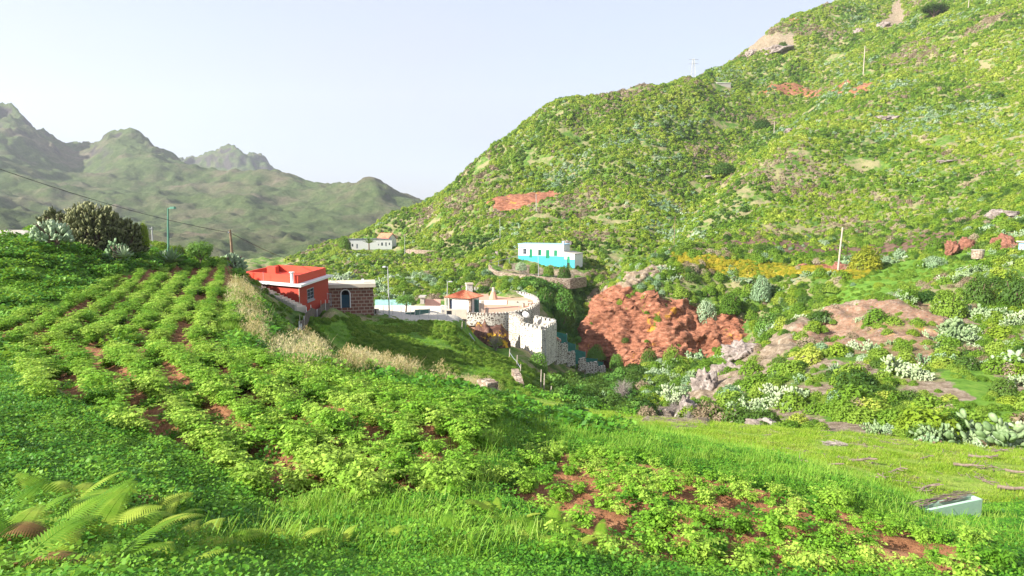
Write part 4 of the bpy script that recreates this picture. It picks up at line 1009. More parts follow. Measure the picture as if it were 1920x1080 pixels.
W_CASTLE2 = stonewall('limewashed_masonry', [(0.18, 0.15, 0.12), (0.36, 0.32, 0.27), (0.52, 0.48, 0.42)], (0.62, 0.59, 0.52), 2.6, .12, 1.6)
W_DRYST = stonewall('dry_stone', [(0.20, 0.14, 0.10), (0.36, 0.28, 0.21), (0.48, 0.40, 0.32)], (0.13, 0.095, 0.07), 3.4, .02, 1.9)
W_BLOCK = blocks('brown_stone_blocks', (0.20, 0.085, 0.06), (0.32, 0.15, 0.105), (0.50, 0.40, 0.31), .62, .33, .045)
W_TILE = None
def tile_mat():
    s = NT('clay_roof_tiles'); g = s.t.nodes.new('ShaderNodeNewGeometry'); n = s.noise(3, 5, g.outputs['Position'])
    s.bsdf(s.ramp(n, [(0.3, (0.42, 0.13, 0.07)), (0.7, (0.62, 0.26, 0.15))]), .8, None, .2); return s.m
W_TILE = tile_mat()

def window(fr, xa, xb, za, zb, y, parent, fmat, name='window', mull=1, bars=1, glassmat=None, depth=.12):
    """frame standing in the opening; pane as its sub-part"""
    f = MB(); t = .06 if xb - xa < 1.3 else .08
    f.box(fr, xa, xa + t, y - .03, y + depth, za, zb); f.box(fr, xb - t, xb, y - .03, y + depth, za, zb)
    f.box(fr, xa + t, xb - t, y - .03, y + depth, zb - t, zb); f.box(fr, xa + t, xb - t, y - .03, y + depth, za, za + t)
    for i in range(1, mull + 1):
        x = xa + (xb - xa) * i / (mull + 1); f.box(fr, x - t * .35, x + t * .35, y - .02, y + depth * .7, za + t, zb - t)
    for i in range(1, bars + 1):
        z = za + (zb - za) * i / (bars + 1); f.box(fr, xa + t, xb - t, y, y + depth * .5, z - t * .25, z + t * .25)
    w_ = f.build(name, fmat, parent)
    pn = MB().box(fr, xa + t, xb - t, y + depth * .5 + .01, y + depth * .5 + .03, za + t, zb - t).build('pane', glassmat or W_GLASS, w_)

    fixsub(pn, w_); return w_
def fixsub(ch, par):
    """child built in world coordinates under a part whose own parent is an empty"""
    top = par
    off = Vector((0, 0, 0))
    while top is not None:
        off += Vector(top.location) if top.type == 'EMPTY' else Vector((0, 0, 0)); top = top.parent
    # parts keep location 0 and an inverse of the root's translation, so the part's world matrix is identity
    ch.matrix_parent_inverse = Matrix.Identity(4)

# ---- red house
A = P(562, 573, 50); zb = A.z
e1 = (P(460, 530, 53.6) - P(562, 530, 50)); e2 = (P(617, 530, 58) - P(562, 530, 50))
L1 = Vector((e1.x, e1.y)).length; L2 = Vector((e2.x, e2.y)).length
fr = Fr((A.x, A.y, 0), e1, e2); zt = P(560, 537, 50).z
rh = root('red_house', (A.x, A.y, zb), 'red rendered house with a flat walled roof and white slab edge beside the field rim', 'house')
m = MB(); m.box(fr, 0, L1, 0, .25, zb - 1, zt); m.box(fr, 0, L1, L2 - .25, L2, zb - 1, zt); m.box(fr, L1 - .25, L1, .25, L2 - .25, zb - 1, zt)
wfr = Fr(fr.o, e2, e1)
z0w, z1w = P(578, 563, 52.5).z, P(578, 541, 52.5).z
wall_with_holes(wfr, .25, L2 - .25, zb - 1, zt, 0, .25, [(1.9, 3.7, z0w, z1w)], m)
m.build('wall', W_RED, rh)
window(wfr, 1.9, 3.7, z0w, z1w, .04, rh, W_GREY, 'window', 1, 2)
MB().box(wfr, 1.8, 3.8, -.08, -.004, z0w - .14, z0w - .02).build('sill', W_GREY, rh)
MB().box(fr, -.45, L1 + .2, -.45, L2 + .5, zt + .004, zt + .17).build('roof_slab', W_WHITE, rh)
m = MB(); pz_, ph_ = zt + .174, .68
for (a, b, c, d) in ((.25, L1, .25, .45), (.25, L1, L2 - .25, L2 - .05), (.25, .45, .45, L2 - .25), (L1 - .2, L1, .45, L2 - .25)): m.box(fr, a, b, c, d, pz_, pz_ + ph_)
m.build('parapet', W_ORANGE, rh)
MB().box(fr, .46, L1 - .21, .46, L2 - .26, pz_, pz_ + .04).build('roof_terrace', W_ORANGE, rh)
MB().box(fr, 3.5, 4.6, 1.2, 2.0, pz_ + .045, pz_ + 1.15).build('roof_tank', W_ORANGE, rh)
ch = MB().tube([fr.p(.75, -.06, zt + .18), fr.p(.78, -.04, zt + 1.05)], .13, .13, 10); ch.tube([fr.p(.78, -.04, zt + 1.06), fr.p(.78, -.04, zt + 1.14)], .21, .21, 10); ch.build('vent_pipe', W_WHITE, rh)
MB().tube([fr.p(-.03, -.07, zb), fr.p(-.03, -.07, zt - .02)], .03, .03, 6).build('drain_pipe', W_CREAM, rh)
m = MB().tube([fr.p(4.2, -.3, zt + .2), fr.p(4.2, -.3, zt + 1.0)], .02, .02, 5).build('rail_post', W_GREY, rh)
# stairs down the bank beside it
st = root('stairway', G(510, 48.6), 'worn earth and stone steps climbing the bank beside the red house', 'stairs')
a_, b_ = P(566, 576, 48.6), P(478, 534, 50.5)
m = MB(); dv_ = (b_ - a_); nst = 13; sfr = Fr((a_.x, a_.y, 0), dv_, (dv_.y, -dv_.x) if True else None)
LL = Vector((dv_.x, dv_.y)).length
for i in range(nst):
    m.box(sfr, LL * i / nst, LL * (i + 1) / nst - .004, -.55, .45, a_.z - 1.2, a_.z + dv_.z * (i + .6) / nst)
m.build('steps', W_CREAM, st)
m = MB()
for i in range(nst): m.box(sfr, LL * i / nst, LL * (i + 1) / nst - .004, -.8, -.56, a_.z - 1.2, a_.z + dv_.z * (i + 1.6) / nst + .12)
m.build('side_wall', W_CONC, st)

# ---- stone outhouse
o0, o1 = P(616, 586, 60.5), P(701, 588, 61.5)
fr = Fr((o0.x, o0.y, 0), o1 - o0); L = (o1 - o0).length; zb = o0.z; zt = P(660, 539, 61).z; dp = 3.6
sh = root('stone_outhouse', o0, 'flat-roofed outhouse of brown stone blocks with an arched doorway', 'outhouse')
m = MB(); m.box(fr, 0, .3, .3, dp, zb - .6, zt); m.box(fr, L - .3, L, .3, dp, zb - .6, zt); m.box(fr, .3, L - .3, dp - .3, dp, zb - .6, zt)
kx = L / 86.0; ax, bx = (640 - 616) * kx, (657.5 - 616) * kx; cz = P(650, 551, 61).z; db = P(650, 577, 61).z; rr = (bx - ax) / 2
wall_with_holes(fr, 0, L, zb - .6, cz + rr + .01, 0, .3, [(ax, bx, db, cz + rr + .01)], m)
m.box(fr, 0, L, 0, .3, cz + rr + .01, zt)
K = 10
for sgn in (-1, 1):
    for i in range(K):
        t0, t1 = i / K * math.pi / 2, (i + 1) / K * math.pi / 2
        xa, xb = rr * math.sin(t0), rr * math.sin(t1); h = cz + rr * math.cos((t0 + t1) / 2)
        mid = (ax + bx) / 2
        lo, hi = (mid + sgn * xa, mid + sgn * xb) if sgn > 0 else (mid - xb, mid - xa)
        m.box(fr, lo, hi, .004, .296, h, cz + rr + .008)
m.build('wall', W_BLOCK, sh)
MB().box(fr, .31, L - .31, dp - .45, dp - .35, zb, zt).build('inner_shade_sheet', W_DARK, sh)  # near-black sheet painting the shade seen through the doorway
fm = MB()
pts = [fr.p(ax + .0, -.03, db), fr.p(ax, -.03, cz)] + [fr.p((ax + bx) / 2 - rr * math.cos(t), -.03, cz + rr * math.sin(t)) for t in np.linspace(.1, math.pi - .1, 10)] + [fr.p(bx, -.03, cz), fr.p(bx, -.03, db)]
fm.tube(pts, .06, .06, 6); fm.build('door_surround', W_WHITE, sh)
MB().box(fr, ax + .05, bx - .05, .16, .2, db, cz - .1).build('door', glass('blue_door', (.02, .07, .12)), sh)
MB().box(fr, -.3, L + .22, -.35, dp + .1, zt + .004, zt + .36).build('roof_slab', W_CREAM, sh)
MB().box(fr, 3.2, 3.45, .6, .85, zt + .364, zt + .75).build('vent', W_WHITE, sh)
# metal gate and hutch in front of it
gfr = Fr(P(600, 575, 57.5), (1, .15)); gr = root('yard_gate', gfr.o, 'grey metal gate with a white panel between the red house and the outhouse', 'gate')
gm_ = MB(); gm_.box(gfr, 0, .06, 0, .06, 0, 1.25); gm_.box(gfr, .98, 1.04, 0, .06, 0, 1.25); gm_.box(gfr, .06, .98, 0, .05, 1.17, 1.22); gm_.box(gfr, .06, .98, 0, .05, .1, .15)
for i in range(7): gm_.box(gfr, .16 + .115 * i, .18 + .115 * i, .01, .03, .15, 1.17)
gm_.build('gate_frame', W_GREY, gr); MB().box(gfr, -.12, .7, -.12, -.06, .72, 1.3).build('panel', W_WHITE, gr)

# ---- blue and white house
def D2(px, py, z): # point on the ray through a pixel at height z
    u, wv = uw(px, py); D = z / float(wv); return Vector((float(u) * D, D, z))
a0, a1 = P(972, 480, 131), P(1057, 480, 127.5)
fr = Fr((a0.x, a0.y, 0), a1 - a0); L = (a1 - a0).length; zb = P(972, 484, 131).z; zt = P(1010, 458.5, 129.5).z; dp = 4.5
bh = root('blue_and_white_house', (a0.x, a0.y, zb), 'white single-storey house with blue base band and green shutters on the hill terrace', 'house')
sx_ = L / 85.0
X_ = lambda px: (px - 972) * sx_
zz = lambda px, py: P(px, py, 131 - 3.5 * (px - 972) / 85).z
doors = [(993, 998.5, 467, 483), (1024, 1031, 468.5, 484.5)]
wins = [(981, 987.5, 466, 476.5), (1009.5, 1016, 468, 479), (1039, 1045, 469, 480)]
holes = [(X_(a), X_(b), zz(a, d), zz(a, c)) for a, b, c, d in doors + wins]
m = MB(); band = zz(1000, 479.3)
wall_with_holes(fr, 0, L, zb - 1.6, zt, 0, .25, holes, m); m.box(fr, 0, .25, .25, dp, zb - 1.6, zt); m.box(fr, L - .25, L, .25, dp, zb - 1.6, zt); m.box(fr, .25, L - .25, dp - .25, dp, zb - 1.6, zt)
m.build('wall', W_WHITE, bh)
m = MB(); wall_with_holes(fr, -.02, L + .02, zb - 1.6, band, -.025, -.003, [h for h in holes if h[2] < band], m); m.build('base_band', W_BLUE, bh)
MB().box(fr, -.12, L + .1, -.12, dp + .1, zt + .004, zt + .14).build('roof_slab', W_DBLUE, bh)
MB().box(fr, 0, L * .34, -.08, -.004, zt - .72, zt - .6).build('cornice', W_BLUE, bh)
MB().box(fr, L * .34 + .004, L, -.06, -.004, zt - .66, zt - .56).build('cornice', W_WHITE, bh)
for (a, b, c, d), h in zip(doors, holes[:2]):
    dd_ = MB(); dd_.box(fr, h[0] + .03, (h[0] + h[1]) / 2 - .01, .06, .12, h[2], h[3] - .02); dd_.box(fr, (h[0] + h[1]) / 2 + .01, h[1] - .03, .06, .12, h[2], h[3] - .02); dd_.build('door', W_GREEN, bh)
for i, h in enumerate(holes[2:]):
    w_ = window(fr, *h, .06, bh, W_GREEN if i else W_GREY, 'window', 1, 1)
    if i: MB().box(fr, h[0] + .09 + (.3 if i == 1 else 0), h[1] - .03, .0, .05, h[2] + .06, h[3] - .06).build('shutter', W_GREEN, bh)
MB().box(fr, L - .5, L - .05, .3, .8, zt + .144, zt + .75).build('chimney', W_DBLUE, bh)
# lean-to
b0, b1 = P(1057.5, 480, 127.4), P(1077, 480, 126.2); f2_ = Fr((b0.x, b0.y, 0), b1 - b0); l2 = (b1 - b0).length; z2 = P(1066, 493, 127).z; z3 = P(1058, 473, 127).z; z4 = P(1077, 477, 126).z
hx = l2 * .28; hx2 = l2 * .55; hz = P(1066, 480.5, 127).z
m = MB()
def slopewall(mb, xa, xb, za, y0, y1):
    q = [f2_.p(xa, y0, 0), f2_.p(xb, y0, 0), f2_.p(xb, y1, 0), f2_.p(xa, y1, 0)]
    h = lambda x: z3 + (z4 - z3) * x / l2
    mb.prism(q, za, [h(xa), h(xb), h(xb), h(xa)])
slopewall(m, .004, hx, z2 - 1, .1, .3); slopewall(m, hx, hx2, hz, .1, .3); slopewall(m, hx2, l2, z2 - 1, .1, .3); slopewall(m, l2 - .2, l2, z2 - 1, .304, 4)
m.build('lean_to_wall', W_WHITE, bh)
MB().box(f2_, hx + .02, hx2 - .02, .16, .22, z2, hz).build('door', W_GREEN, bh)
m = MB(); m.box(f2_, .004, hx, .07, .097, z2 - 1, z2 + .75); m.box(f2_, hx2, l2 + .02, .07, .097, z2 - 1, z2 + .75); m.build('base_band', W_BLUE, bh)
m = MB(); q = [f2_.p(-.0, .0, 0), f2_.p(l2 + .12, .0, 0), f2_.p(l2 + .12, 4.1, 0), f2_.p(0, 4.1, 0)]; h_ = lambda x: z3 + (z4 - z3) * x / l2 + .004
m.prism(q, [h_(0), h_(l2), h_(l2), h_(0)], [h_(0) + .1, h_(l2) + .1, h_(l2) + .1, h_(0) + .1]); m.build('lean_to_roof', W_CONC, bh)

# ---- walls that follow a line of points
def linewall(name, pts, ztop, zbot, th, mat, parent=None, merlon=None, mlen=.45, mgap=.38):
    """pts: list of (x,y); ztop list"""
    P2 = [Vector((p_[0], p_[1])) for p_ in pts]; n = len(P2)
    nm = []
    for i in range(n):
        t = (P2[min(i + 1, n - 1)] - P2[max(i - 1, 0)]).normalized(); nm.append(Vector((-t.y, t.x)))
    m = MB()
    for i in range(n - 1):
        q = [P2[i] - nm[i] * th / 2, P2[i + 1] - nm[i + 1] * th / 2, P2[i + 1] + nm[i + 1] * th / 2, P2[i] + nm[i] * th / 2]
        k = len(m.v)
        V = [(*q[0], zbot[i]), (*q[1], zbot[i + 1]), (*q[2], zbot[i + 1]), (*q[3], zbot[i]), (*q[0], ztop[i]), (*q[1], ztop[i + 1]), (*q[2], ztop[i + 1]), (*q[3], ztop[i])]
        Fs = [(0, 1, 5, 4), (2, 3, 7, 6), (4, 5, 6, 7)]
        if i == 0: Fs.append((3, 0, 4, 7))
        if i == n - 2: Fs.append((1, 2, 6, 5))
        m.add(V, Fs)
    if merlon:
        for i in range(n - 1):
            d = P2[i + 1] - P2[i]; l = d.length; c = max(1, int(round(l / (mlen + mgap)))); st_ = l / c
            for j in range(c):
                t = (j + .5) / c; c_ = P2[i] + d * t; zt_ = ztop[i] + (ztop[i + 1] - ztop[i]) * t
                f_ = Fr((c_.x, c_.y, 0), d); hl = st_ * mlen / (mlen + mgap) / 2
                m.box(f_, -hl, hl, -th / 2, th / 2, zt_ - .06, zt_ + merlon)
    return m.build(name, mat, parent)
def smoothline(pts, n=6):
    out = []
    for i in range(len(pts) - 1):
        p0, p1, p2, p3 = [Vector(pts[min(max(j, 0), len(pts) - 1)]) for j in (i - 1, i, i + 1, i + 2)]
        for k in range(n):
            t = k / n; out.append(.5 * ((2 * p1) + (-p0 + p2) * t + (2 * p0 - 5 * p1 + 4 * p2 - p3) * t * t + (-p0 + 3 * p1 - 3 * p2 + p3) * t ** 3))
    out.append(Vector(pts[-1])); return out

# ---- castle terrace
cf = [P(876, 600, 81.5), P(893, 600, 81.2), P(915, 600, 81), P(940, 600, 81.5), P(962, 600, 82.5), P(985, 600, 85), P(1000, 600, 88.5), P(1009, 600, 93)]
cs = smoothline([(p_.x, p_.y) for p_ in cf], 4)
ctop = -12.95
castle = root('castle_terrace', (cf[3].x, cf[3].y, -17), 'round crenellated terrace of stone and white mortar with a terracotta floor', 'terrace')
nb = len(cs); zbv = [-14.3 - 4.5 * min(1, max(0, (i / nb - .42) / .25)) for i in range(nb)]
linewall('front_wall', cs, [ctop] * nb, zbv, .5, W_CASTLE, castle, .34)
cb_ = [P(1009, 560, 93.6), P(1003, 560, 98), P(985, 560, 102.5), P(962, 560, 105), P(950, 560, 108), P(915, 546, 108.5), P(888, 546, 108.5)]
bs = smoothline([(p_.x, p_.y) for p_ in cb_], 4); nbk = len(bs)
linewall('back_wall', bs, [ctop + .25 * i / nbk for i in range(nbk)], [-16] * nbk, .4, W_CASTLE2, castle, .34)
fl = [(p_.x, p_.y) for p_ in cs] + [(p_.x, p_.y) for p_ in bs]
lowf = [q for q in fl if q[1] < 98.2]; upf = [q for q in fl if q[1] >= 98.2]
ins = lambda q, c=(0, 92): (q[0] * .985 + c[0] * .015, q[1] * .985 + 92 * .015)
xl = P(882, 570, 98.2).x
low = [q for q in lowf] + [(P(1003, 570, 98.2).x, 98.2), (xl, 98.2)]
MB().prism([(q[0] - .02 * (q[0] - .5), q[1] + (.12 if q[1] < 90 else 0)) for q in low], -17.2, -13.9).build('floor', W_TERRA, castle)
upp = [(xl, 98.21), (P(1001, 570, 98.21).x, 98.21)] + [(q[0] - .02 * (q[0] - .5), q[1] - .15) for q in upf]
MB().prism(upp, -17, -13.3).build('upper_floor', W_TERRA, castle)
MB().box(Fr((xl, 98.0, 0), (1, 0)), 0, P(950, 570, 98).x - xl, 0, .2, -13.9, -13.26).build('step_wall', W_WHITE, castle)
m = MB(); sfr = Fr((P(952, 570, 98).x, 96.6, 0), (1, 0))
for i in range(4): m.box(sfr, 0, 3.2, i * .38, 1.58, -13.896 + i * .15, -13.75 + i * .15 - .004)
m.build('steps', W_CREAM, castle)
linewall('side_wall', [(P(882, 590, 83).x, 83.5), (xl - .3, 90), (xl - .5, 98), (xl - .6, 108.4)], [-13.1, -13.0, -12.7, -12.6], [-16] * 4, .4, W_WHITE, castle)
for px_, d_ in ((888, 85), (899, 86), (905, 88.5), (913, 87)):
    q = P(px_, 590, d_); MB().box(Fr((q.x, q.y, 0), (1, .2)), -.22, .22, -.22, .22, -13.896, -13.896 + (1.9 if px_ < 912 else 1.1)).build('pillar', W_CREAM, castle)
# tall wall and square tower below the terrace
tw = root('castle_tower', P(1018, 683, 72), 'square white-mortared battlement tower under the round terrace', 'tower')
t0, t1, t2 = P(978, 612, 75.2), P(1018, 612, 72), P(1041, 604, 77)
tz = P(1018, 618, 72).z; tb = P(1018, 690, 72).z
t3 = t0 + (t2 - t1)
linewall('left_wall', [(t0.x, t0.y), (t1.x, t1.y)], [tz, tz], [tb, tb], .4, W_CASTLE2, tw, .34)
linewall('right_wall', [(t1.x + .12, t1.y + .25), (t2.x, t2.y)], [tz, tz], [tb, tb - .2], .4, W_CASTLE2, tw, .34)
linewall('back_wall', [(t2.x, t2.y + .25), (t3.x, t3.y + .2)], [tz, tz], [tb, tb], .4, W_CASTLE2, tw, .34)
MB().prism([(t0.x + .1, t0.y + .3), (t1.x, t1.y + .5), (t2.x - .3, t2.y), (t3.x, t3.y)], tb, tz - .7).build('floor', W_CONC, tw)
m = MB().tube([P(1022.5, 684, 72.3), P(1023, 636, 72.3)], .06, .05, 6).build('pipe', W_GREY, tw)
for (px_, d_, h_) in ((1012, 76, .5), (1022, 77, .6)):
    q = P(px_, 612, d_); MB().box(Fr((q.x, q.y, 0), (1, .3)), -.35, .35, -.3, .3, tz - .696, tz - .696 + h_).build('bench', W_CREAM, tw)
cw = root('castle_curtain_wall', P(958, 650, 79), 'sloping stone curtain wall joining the round terrace to the square tower', 'wall')
wa = [P(957, 625, 80.6), P(966, 625, 79), P(974, 625, 77.2), P(979, 625, 75.6)]
linewall('wall', smoothline([(p_.x, p_.y) for p_ in wa], 3), [-12.7] * 10, [-17.6] * 10, .45, W_CASTLE, cw, .34)
di = root('satellite_dish', P(987, 600, 78.5), 'small white satellite dish on the wall behind the tower', 'dish')
bm = bmesh.new(); bmesh.ops.create_uvsphere(bm, u_segments=16, v_segments=10, radius=.55)
for v in list(bm.verts):
    if v.co.z > -.15: bm.verts.remove(v)
me = bpy.data.meshes.new('bowl'); bm.to_mesh(me); bm.free(); me.materials.append(W_WHITE)
o = link('bowl', me, di); o.location = (0, 0, .7); o.rotation_euler = (R(-65), 0, R(-30)); o.scale = (1, 1, .6)
o = link('stand', MB().tube([(0, 0, -2.2), (0, 0, .45)], .04, .03, 6).build('stand_', W_GREY).data, di); bpy.data.objects.remove(bpy.data.objects['stand_'])
# stepped battlement wall and shade screens down the slope
segs = [(1042, 1050, 641, 678, 78), (1050.5, 1063, 648.5, 677, 79), (1064, 1077, 664, 682, 80), (1086, 1097, 676, 690, 81.5), (1097.5, 1120, 684, 700, 82.5), (1120.5, 1134, 691, 706, 83.5)]
bt = root('stepped_battlement', P(1090, 690, 81), 'crenellated wall stepping down the slope right of the tower', 'wall')
for (a, b, c, d, D_) in segs:
    p0, p1 = P(a, c, D_), P(b, c, D_ + 1.0)
    linewall('wall_step', [(p0.x, p0.y), (p1.x, p1.y)], [p0.z, p0.z], [P(a, d, D_).z - .4] * 2, .35, W_CASTLE, bt, .26, .32, .26)
scr = [(1043, 1063, 622, 650, 82), (1064, 1079, 641, 664, 83), (1079, 1098, 655, 682, 84), (1098, 1120, 671, 688, 85), (1120, 1131, 677, 694, 86)]
for i, (a, b, c, d, D_) in enumerate(scr):
    wh = ['highest, against the tower', 'second from the tower', 'in the middle of the slope', 'fourth down the slope', 'lowest, at the gully end'][i]
    p0, p1, q1, q0 = P(a, c, D_), P(b, c + (5 if i < 3 else 2), D_ + 1), P(b, d + 3, D_ + 1), P(a, d, D_)
    r_ = root('shade_screen', q0, 'teal shade net behind the stepped battlement, ' + wh, 'shade screen', 'teal shade screens')
    m = MB(); t_ = Vector((0, .03, 0)); m.add([p0, p1, q1, q0, p0 + t_, p1 + t_, q1 + t_, q0 + t_], [(0, 1, 2, 3), (7, 6, 5, 4), (0, 4, 5, 1), (1, 5, 6, 2), (2, 6, 7, 3), (3, 7, 4, 0)]); m.build('net', W_NET, r_)
    for (u_, v_) in ((p0, q0), (p1, q1)): MB().tube([v_ - Vector((0, -.08, .6)), u_ + Vector((0, .08, .1))], .035, .035, 5).build('post', W_GREY, r_)
lr = root('lean_roof', P(1046, 636, 79), 'small brown tiled lean-to roof right of the tower', 'roof')
m = MB(); q = [P(1041, 631, 78.4), P(1052, 639, 78.6), P(1052, 637, 80.5), P(1041, 629, 80.5)]; m.add(q + [v - Vector((0, 0, .12)) for v in q], [(0, 1, 2, 3), (7, 6, 5, 4), (0, 4, 5, 1), (1, 5, 6, 2), (2, 6, 7, 3), (3, 7, 4, 0)]); m.build('tiles', W_TILE, lr)

# ---- tiled pavilion
q0, q1 = P(848, 588, 84), P(879, 588, 82.8); fr = Fr((q0.x, q0.y, 0), q1 - q0); L = (q1 - q0).length; zb = P(848, 584, 84).z; zt = P(860, 558.5, 83.5).z; dp = 2.8
pv_ = root('tiled_pavilion', (q0.x, q0.y, zb), 'little white pavilion with a red tiled hipped roof beside the castle terrace', 'pavilion')
m = MB(); m.box(fr, 0, L, 0, .2, zb - .6, zt); m.box(fr, 0, .2, .2, dp, zb - .6, zt); m.box(fr, L - .2, L, .2, dp, zb - .6, zt); m.box(fr, .2, L - .2, dp - .2, dp, zb - .6, zt); m.build('wall', W_WHITE, pv_)
MB().box(fr, L * .40, L * .44, -.03, -.003, zb, zt - .3).build('door_joint', W_GREY, pv_)
MB().box(fr, L + .004, L + .35, -.1, .25, zb - .6, zt).build('corner_pillar', W_DRYST, pv_)
MB().box(fr, L + .36, L + 1.0, .8, 1.0, zb - .3, zt - .2).build('side_door', W_NET2, pv_)
ov = .45; x0, x1, y0, y1 = -1.0, L + .5, -ov, dp + ov; ap = P(861, 544, 85).z; cx0, cx1, cy = (x0 + x1) / 2 - .15, (x0 + x1) / 2 + .15, (y0 + y1) / 2
m = MB()
def slope_rib(a, b, c, d, n):
    """tile rows: ridged strips from eave a-b up to ridge d-c"""
    for i in range(n):
        for j in range(4):
            t0 = (i + j / 4) / n; t1 = (i + (j + 1) / 4) / n; h0 = .05 * math.sin(j / 4 * math.pi * 2) ** 2 * 1.5 if True else 0; h1 = .05 * math.sin((j + 1) / 4 * math.pi * 2) ** 2 * 1.5
            up = Vector((0, 0, 1)); m.add([a.lerp(b, t0) + up * h0, a.lerp(b, t1) + up * h1, d.lerp(c, t1) + up * h1, d.lerp(c, t0) + up * h0], [(0, 1, 2, 3)])
E = [fr.p(x0, y0, zt), fr.p(x1, y0, zt), fr.p(x1, y1, zt), fr.p(x0, y1, zt)]; RG_ = [fr.p(cx0, cy, ap), fr.p(cx1, cy, ap)]
slope_rib(E[0], E[1], RG_[1], RG_[0], 14); slope_rib(E[1], E[2], RG_[1], RG_[1], 12); slope_rib(E[2], E[3], RG_[0], RG_[1], 14); slope_rib(E[3], E[0], RG_[0], RG_[0], 12)
m.add([v - Vector((0, 0, .02)) for v in E], [(0, 1, 2, 3)]); m.build('roof', W_TILE, pv_)
m = MB()
for x in (x0 + .1, -.35):
    m.box(fr, x - .07, x + .07, y0 + .1, y0 + .24, zb - .3, zt - .03)
m.build('porch_posts', W_CREAM, pv_)
MB().box(fr, x0 + .1, -.02, .3, .4, zb - .3, zt - .3).build('porch_shade_sheet', glass('porch_shade_blue', (.03, .05, .09)), pv_)  # dark blue sheet standing in for shade inside the open porch
bk = root('garden_bench_wall', P(838, 592, 82), 'low cream masonry counter in front of the pavilion', 'wall')
MB().box(Fr((P(834, 590, 82).x, 82, 0), (1, -.02)), 0, 2.9, 0, .5, zb - .7, P(850, 580, 82).z).build('counter', W_CREAM, bk)
MB().box(Fr((P(834, 590, 82).x, 82, 0), (1, -.02)), .2, .9, -.02, -.004, zb - .3, P(850, 582.5, 82).z).build('opening', W_DARK, bk)  # flat near-black sheet on the solid counter, painted as a shaded hole
ck = root('chimney_stack', P(880, 552, 92), 'white and grey masonry chimney rising behind the pavilion roof', 'chimney')
c0 = P(880, 560, 92); cfr = Fr((c0.x, c0.y, 0), (1, .25)); MB().box(cfr, -.45, .45, -.4, .4, -14, P(880, 533, 92).z).build('shaft', W_CASTLE2, ck)
MB().box(cfr, -.55, .55, -.5, .5, P(880, 533, 92).z + .004, P(880, 530.5, 92).z).build('cap', W_CREAM, ck)
for px_, d_, lb in ((925, 100, 'round stone barbecue standing on the upper castle terrace'),):
    q = P(px_, 560, d_); b_ = root('barbecue', (q.x, q.y, -13.3), lb, 'barbecue')
    MB().tube([(q.x, q.y, -13.29), (q.x, q.y, -12.7), (q.x, q.y, -12.1)], .75, .35, 10).build('base', W_TERRA, b_); MB().tube([(q.x, q.y, -12.09), (q.x, q.y, -11.4)], .25, .2, 8).build('flue', W_CREAM, b_)
tb_ = root('garden_table', (P(988, 575, 95).x, 95, -13.9), 'grey stone table set on the castle terrace near its right wall', 'table')
q = Fr((P(988, 575, 95).x, 95, -13.896), (1, -.4)); MB().box(q, -.9, .9, -.4, .4, .7, .8).build('table_top', W_CONC, tb_)
for s_ in (-.6, .6): MB().box(q, s_ - .12, s_ + .12, -.3, .3, 0, .696).build('leg', W_CONC, tb_)

# ---- white house on the far ridge
a0, a1 = P(651, 463, 207), P(735, 462, 211); fr = Fr((a0.x, a0.y, 0), a1 - a0); L = (a1 - a0).length; zb = P(690, 468, 209).z - 1; zt = P(690, 449, 209).z
wh = root('white_farmhouse', (a0.x, a0.y, zb), 'long low white farmhouse on the saddle below the far mountains', 'house')
sx_ = L / 84.; X_ = lambda px: (px - 651) * sx_
H_ = [(659.5, 662.5, 457, 462), (668, 671, 457.5, 465.5), (708.5, 710.5, 457.5, 460.5), (714.5, 718, 455, 461), (722.5, 725, 455, 462), (729, 731.5, 455.5, 460)]
holes = [(X_(a), X_(b), P(a, d, 209).z, P(a, c, 209).z) for a, b, c, d in H_]
m = MB(); wall_with_holes(fr, 0, L, zb - 2, zt, 0, .3, holes, m); m.box(fr, L - .3, L, .3, 5, zb - 2, zt); m.box(fr, .3, L - .3, 4.7, 5, zb - 2, zt); m.box(fr, 0, .3, .3, 5, zb - 2, zt); m.build('wall', W_WHITE, wh)
MB().box(fr, -.15, L + .15, -.15, 5.15, zt + .004, zt + .16).build('roof', plain('dark_roof_edge', (.10, .11, .15)), wh)
MB().box(fr, -.05, -.004, -.06, 5.05, zb - 2, zt).build('end_wall', paint('blue_grey_end', (.10, .13, .22)), wh)  # thin dark blue-grey slab over the left end, unlike the white front
for i, h in enumerate(holes):
    if i in (1,): MB().box(fr, h[0] + .02, h[1] - .02, .08, .14, h[2], h[3]).build('door', W_GREY, wh)
    else: window(fr, *h, .08, wh, W_GREY, 'window', 0, 0)
m = MB(); gb0, gb1 = P(729, 452, 214), P(743, 452, 217); f3 = Fr((gb0.x, gb0.y, 0), gb1 - gb0); l3 = (gb1 - gb0).length
zg = P(735, 446, 215).z; za_ = P(735, 438, 215).z
m.prism([f3.p(0, 0, 0), f3.p(l3, 0, 0), f3.p(l3, 5, 0), f3.p(0, 5, 0)], zb, zg)
m.add([f3.p(0, 0, zg), f3.p(l3, 0, zg - .2), f3.p(l3 * .45, 0, za_), f3.p(0, 5, zg), f3.p(l3, 5, zg - .2), f3.p(l3 * .45, 5, za_)], [(0, 1, 2), (5, 4, 3)]); m.build('gable_wall', W_WHITE, wh)
m = MB()
for (u_, v_) in ((-.3, l3 * .45), (l3 * .45, l3 + .3)):
    z0_, z1_ = (zg - .1, za_ + .05) if u_ < 0 else (za_ + .05, zg - .3)
    V = [f3.p(u_, -.3, z0_), f3.p(v_, -.3, z1_), f3.p(v_, 5.3, z1_), f3.p(u_, 5.3, z0_)]; m.add(V + [p_ + Vector((0, 0, .15)) for p_ in V], [(3, 2, 1, 0), (4, 5, 6, 7), (0, 1, 5, 4), (1, 2, 6, 5), (2, 3, 7, 6), (3, 0, 4, 7)])
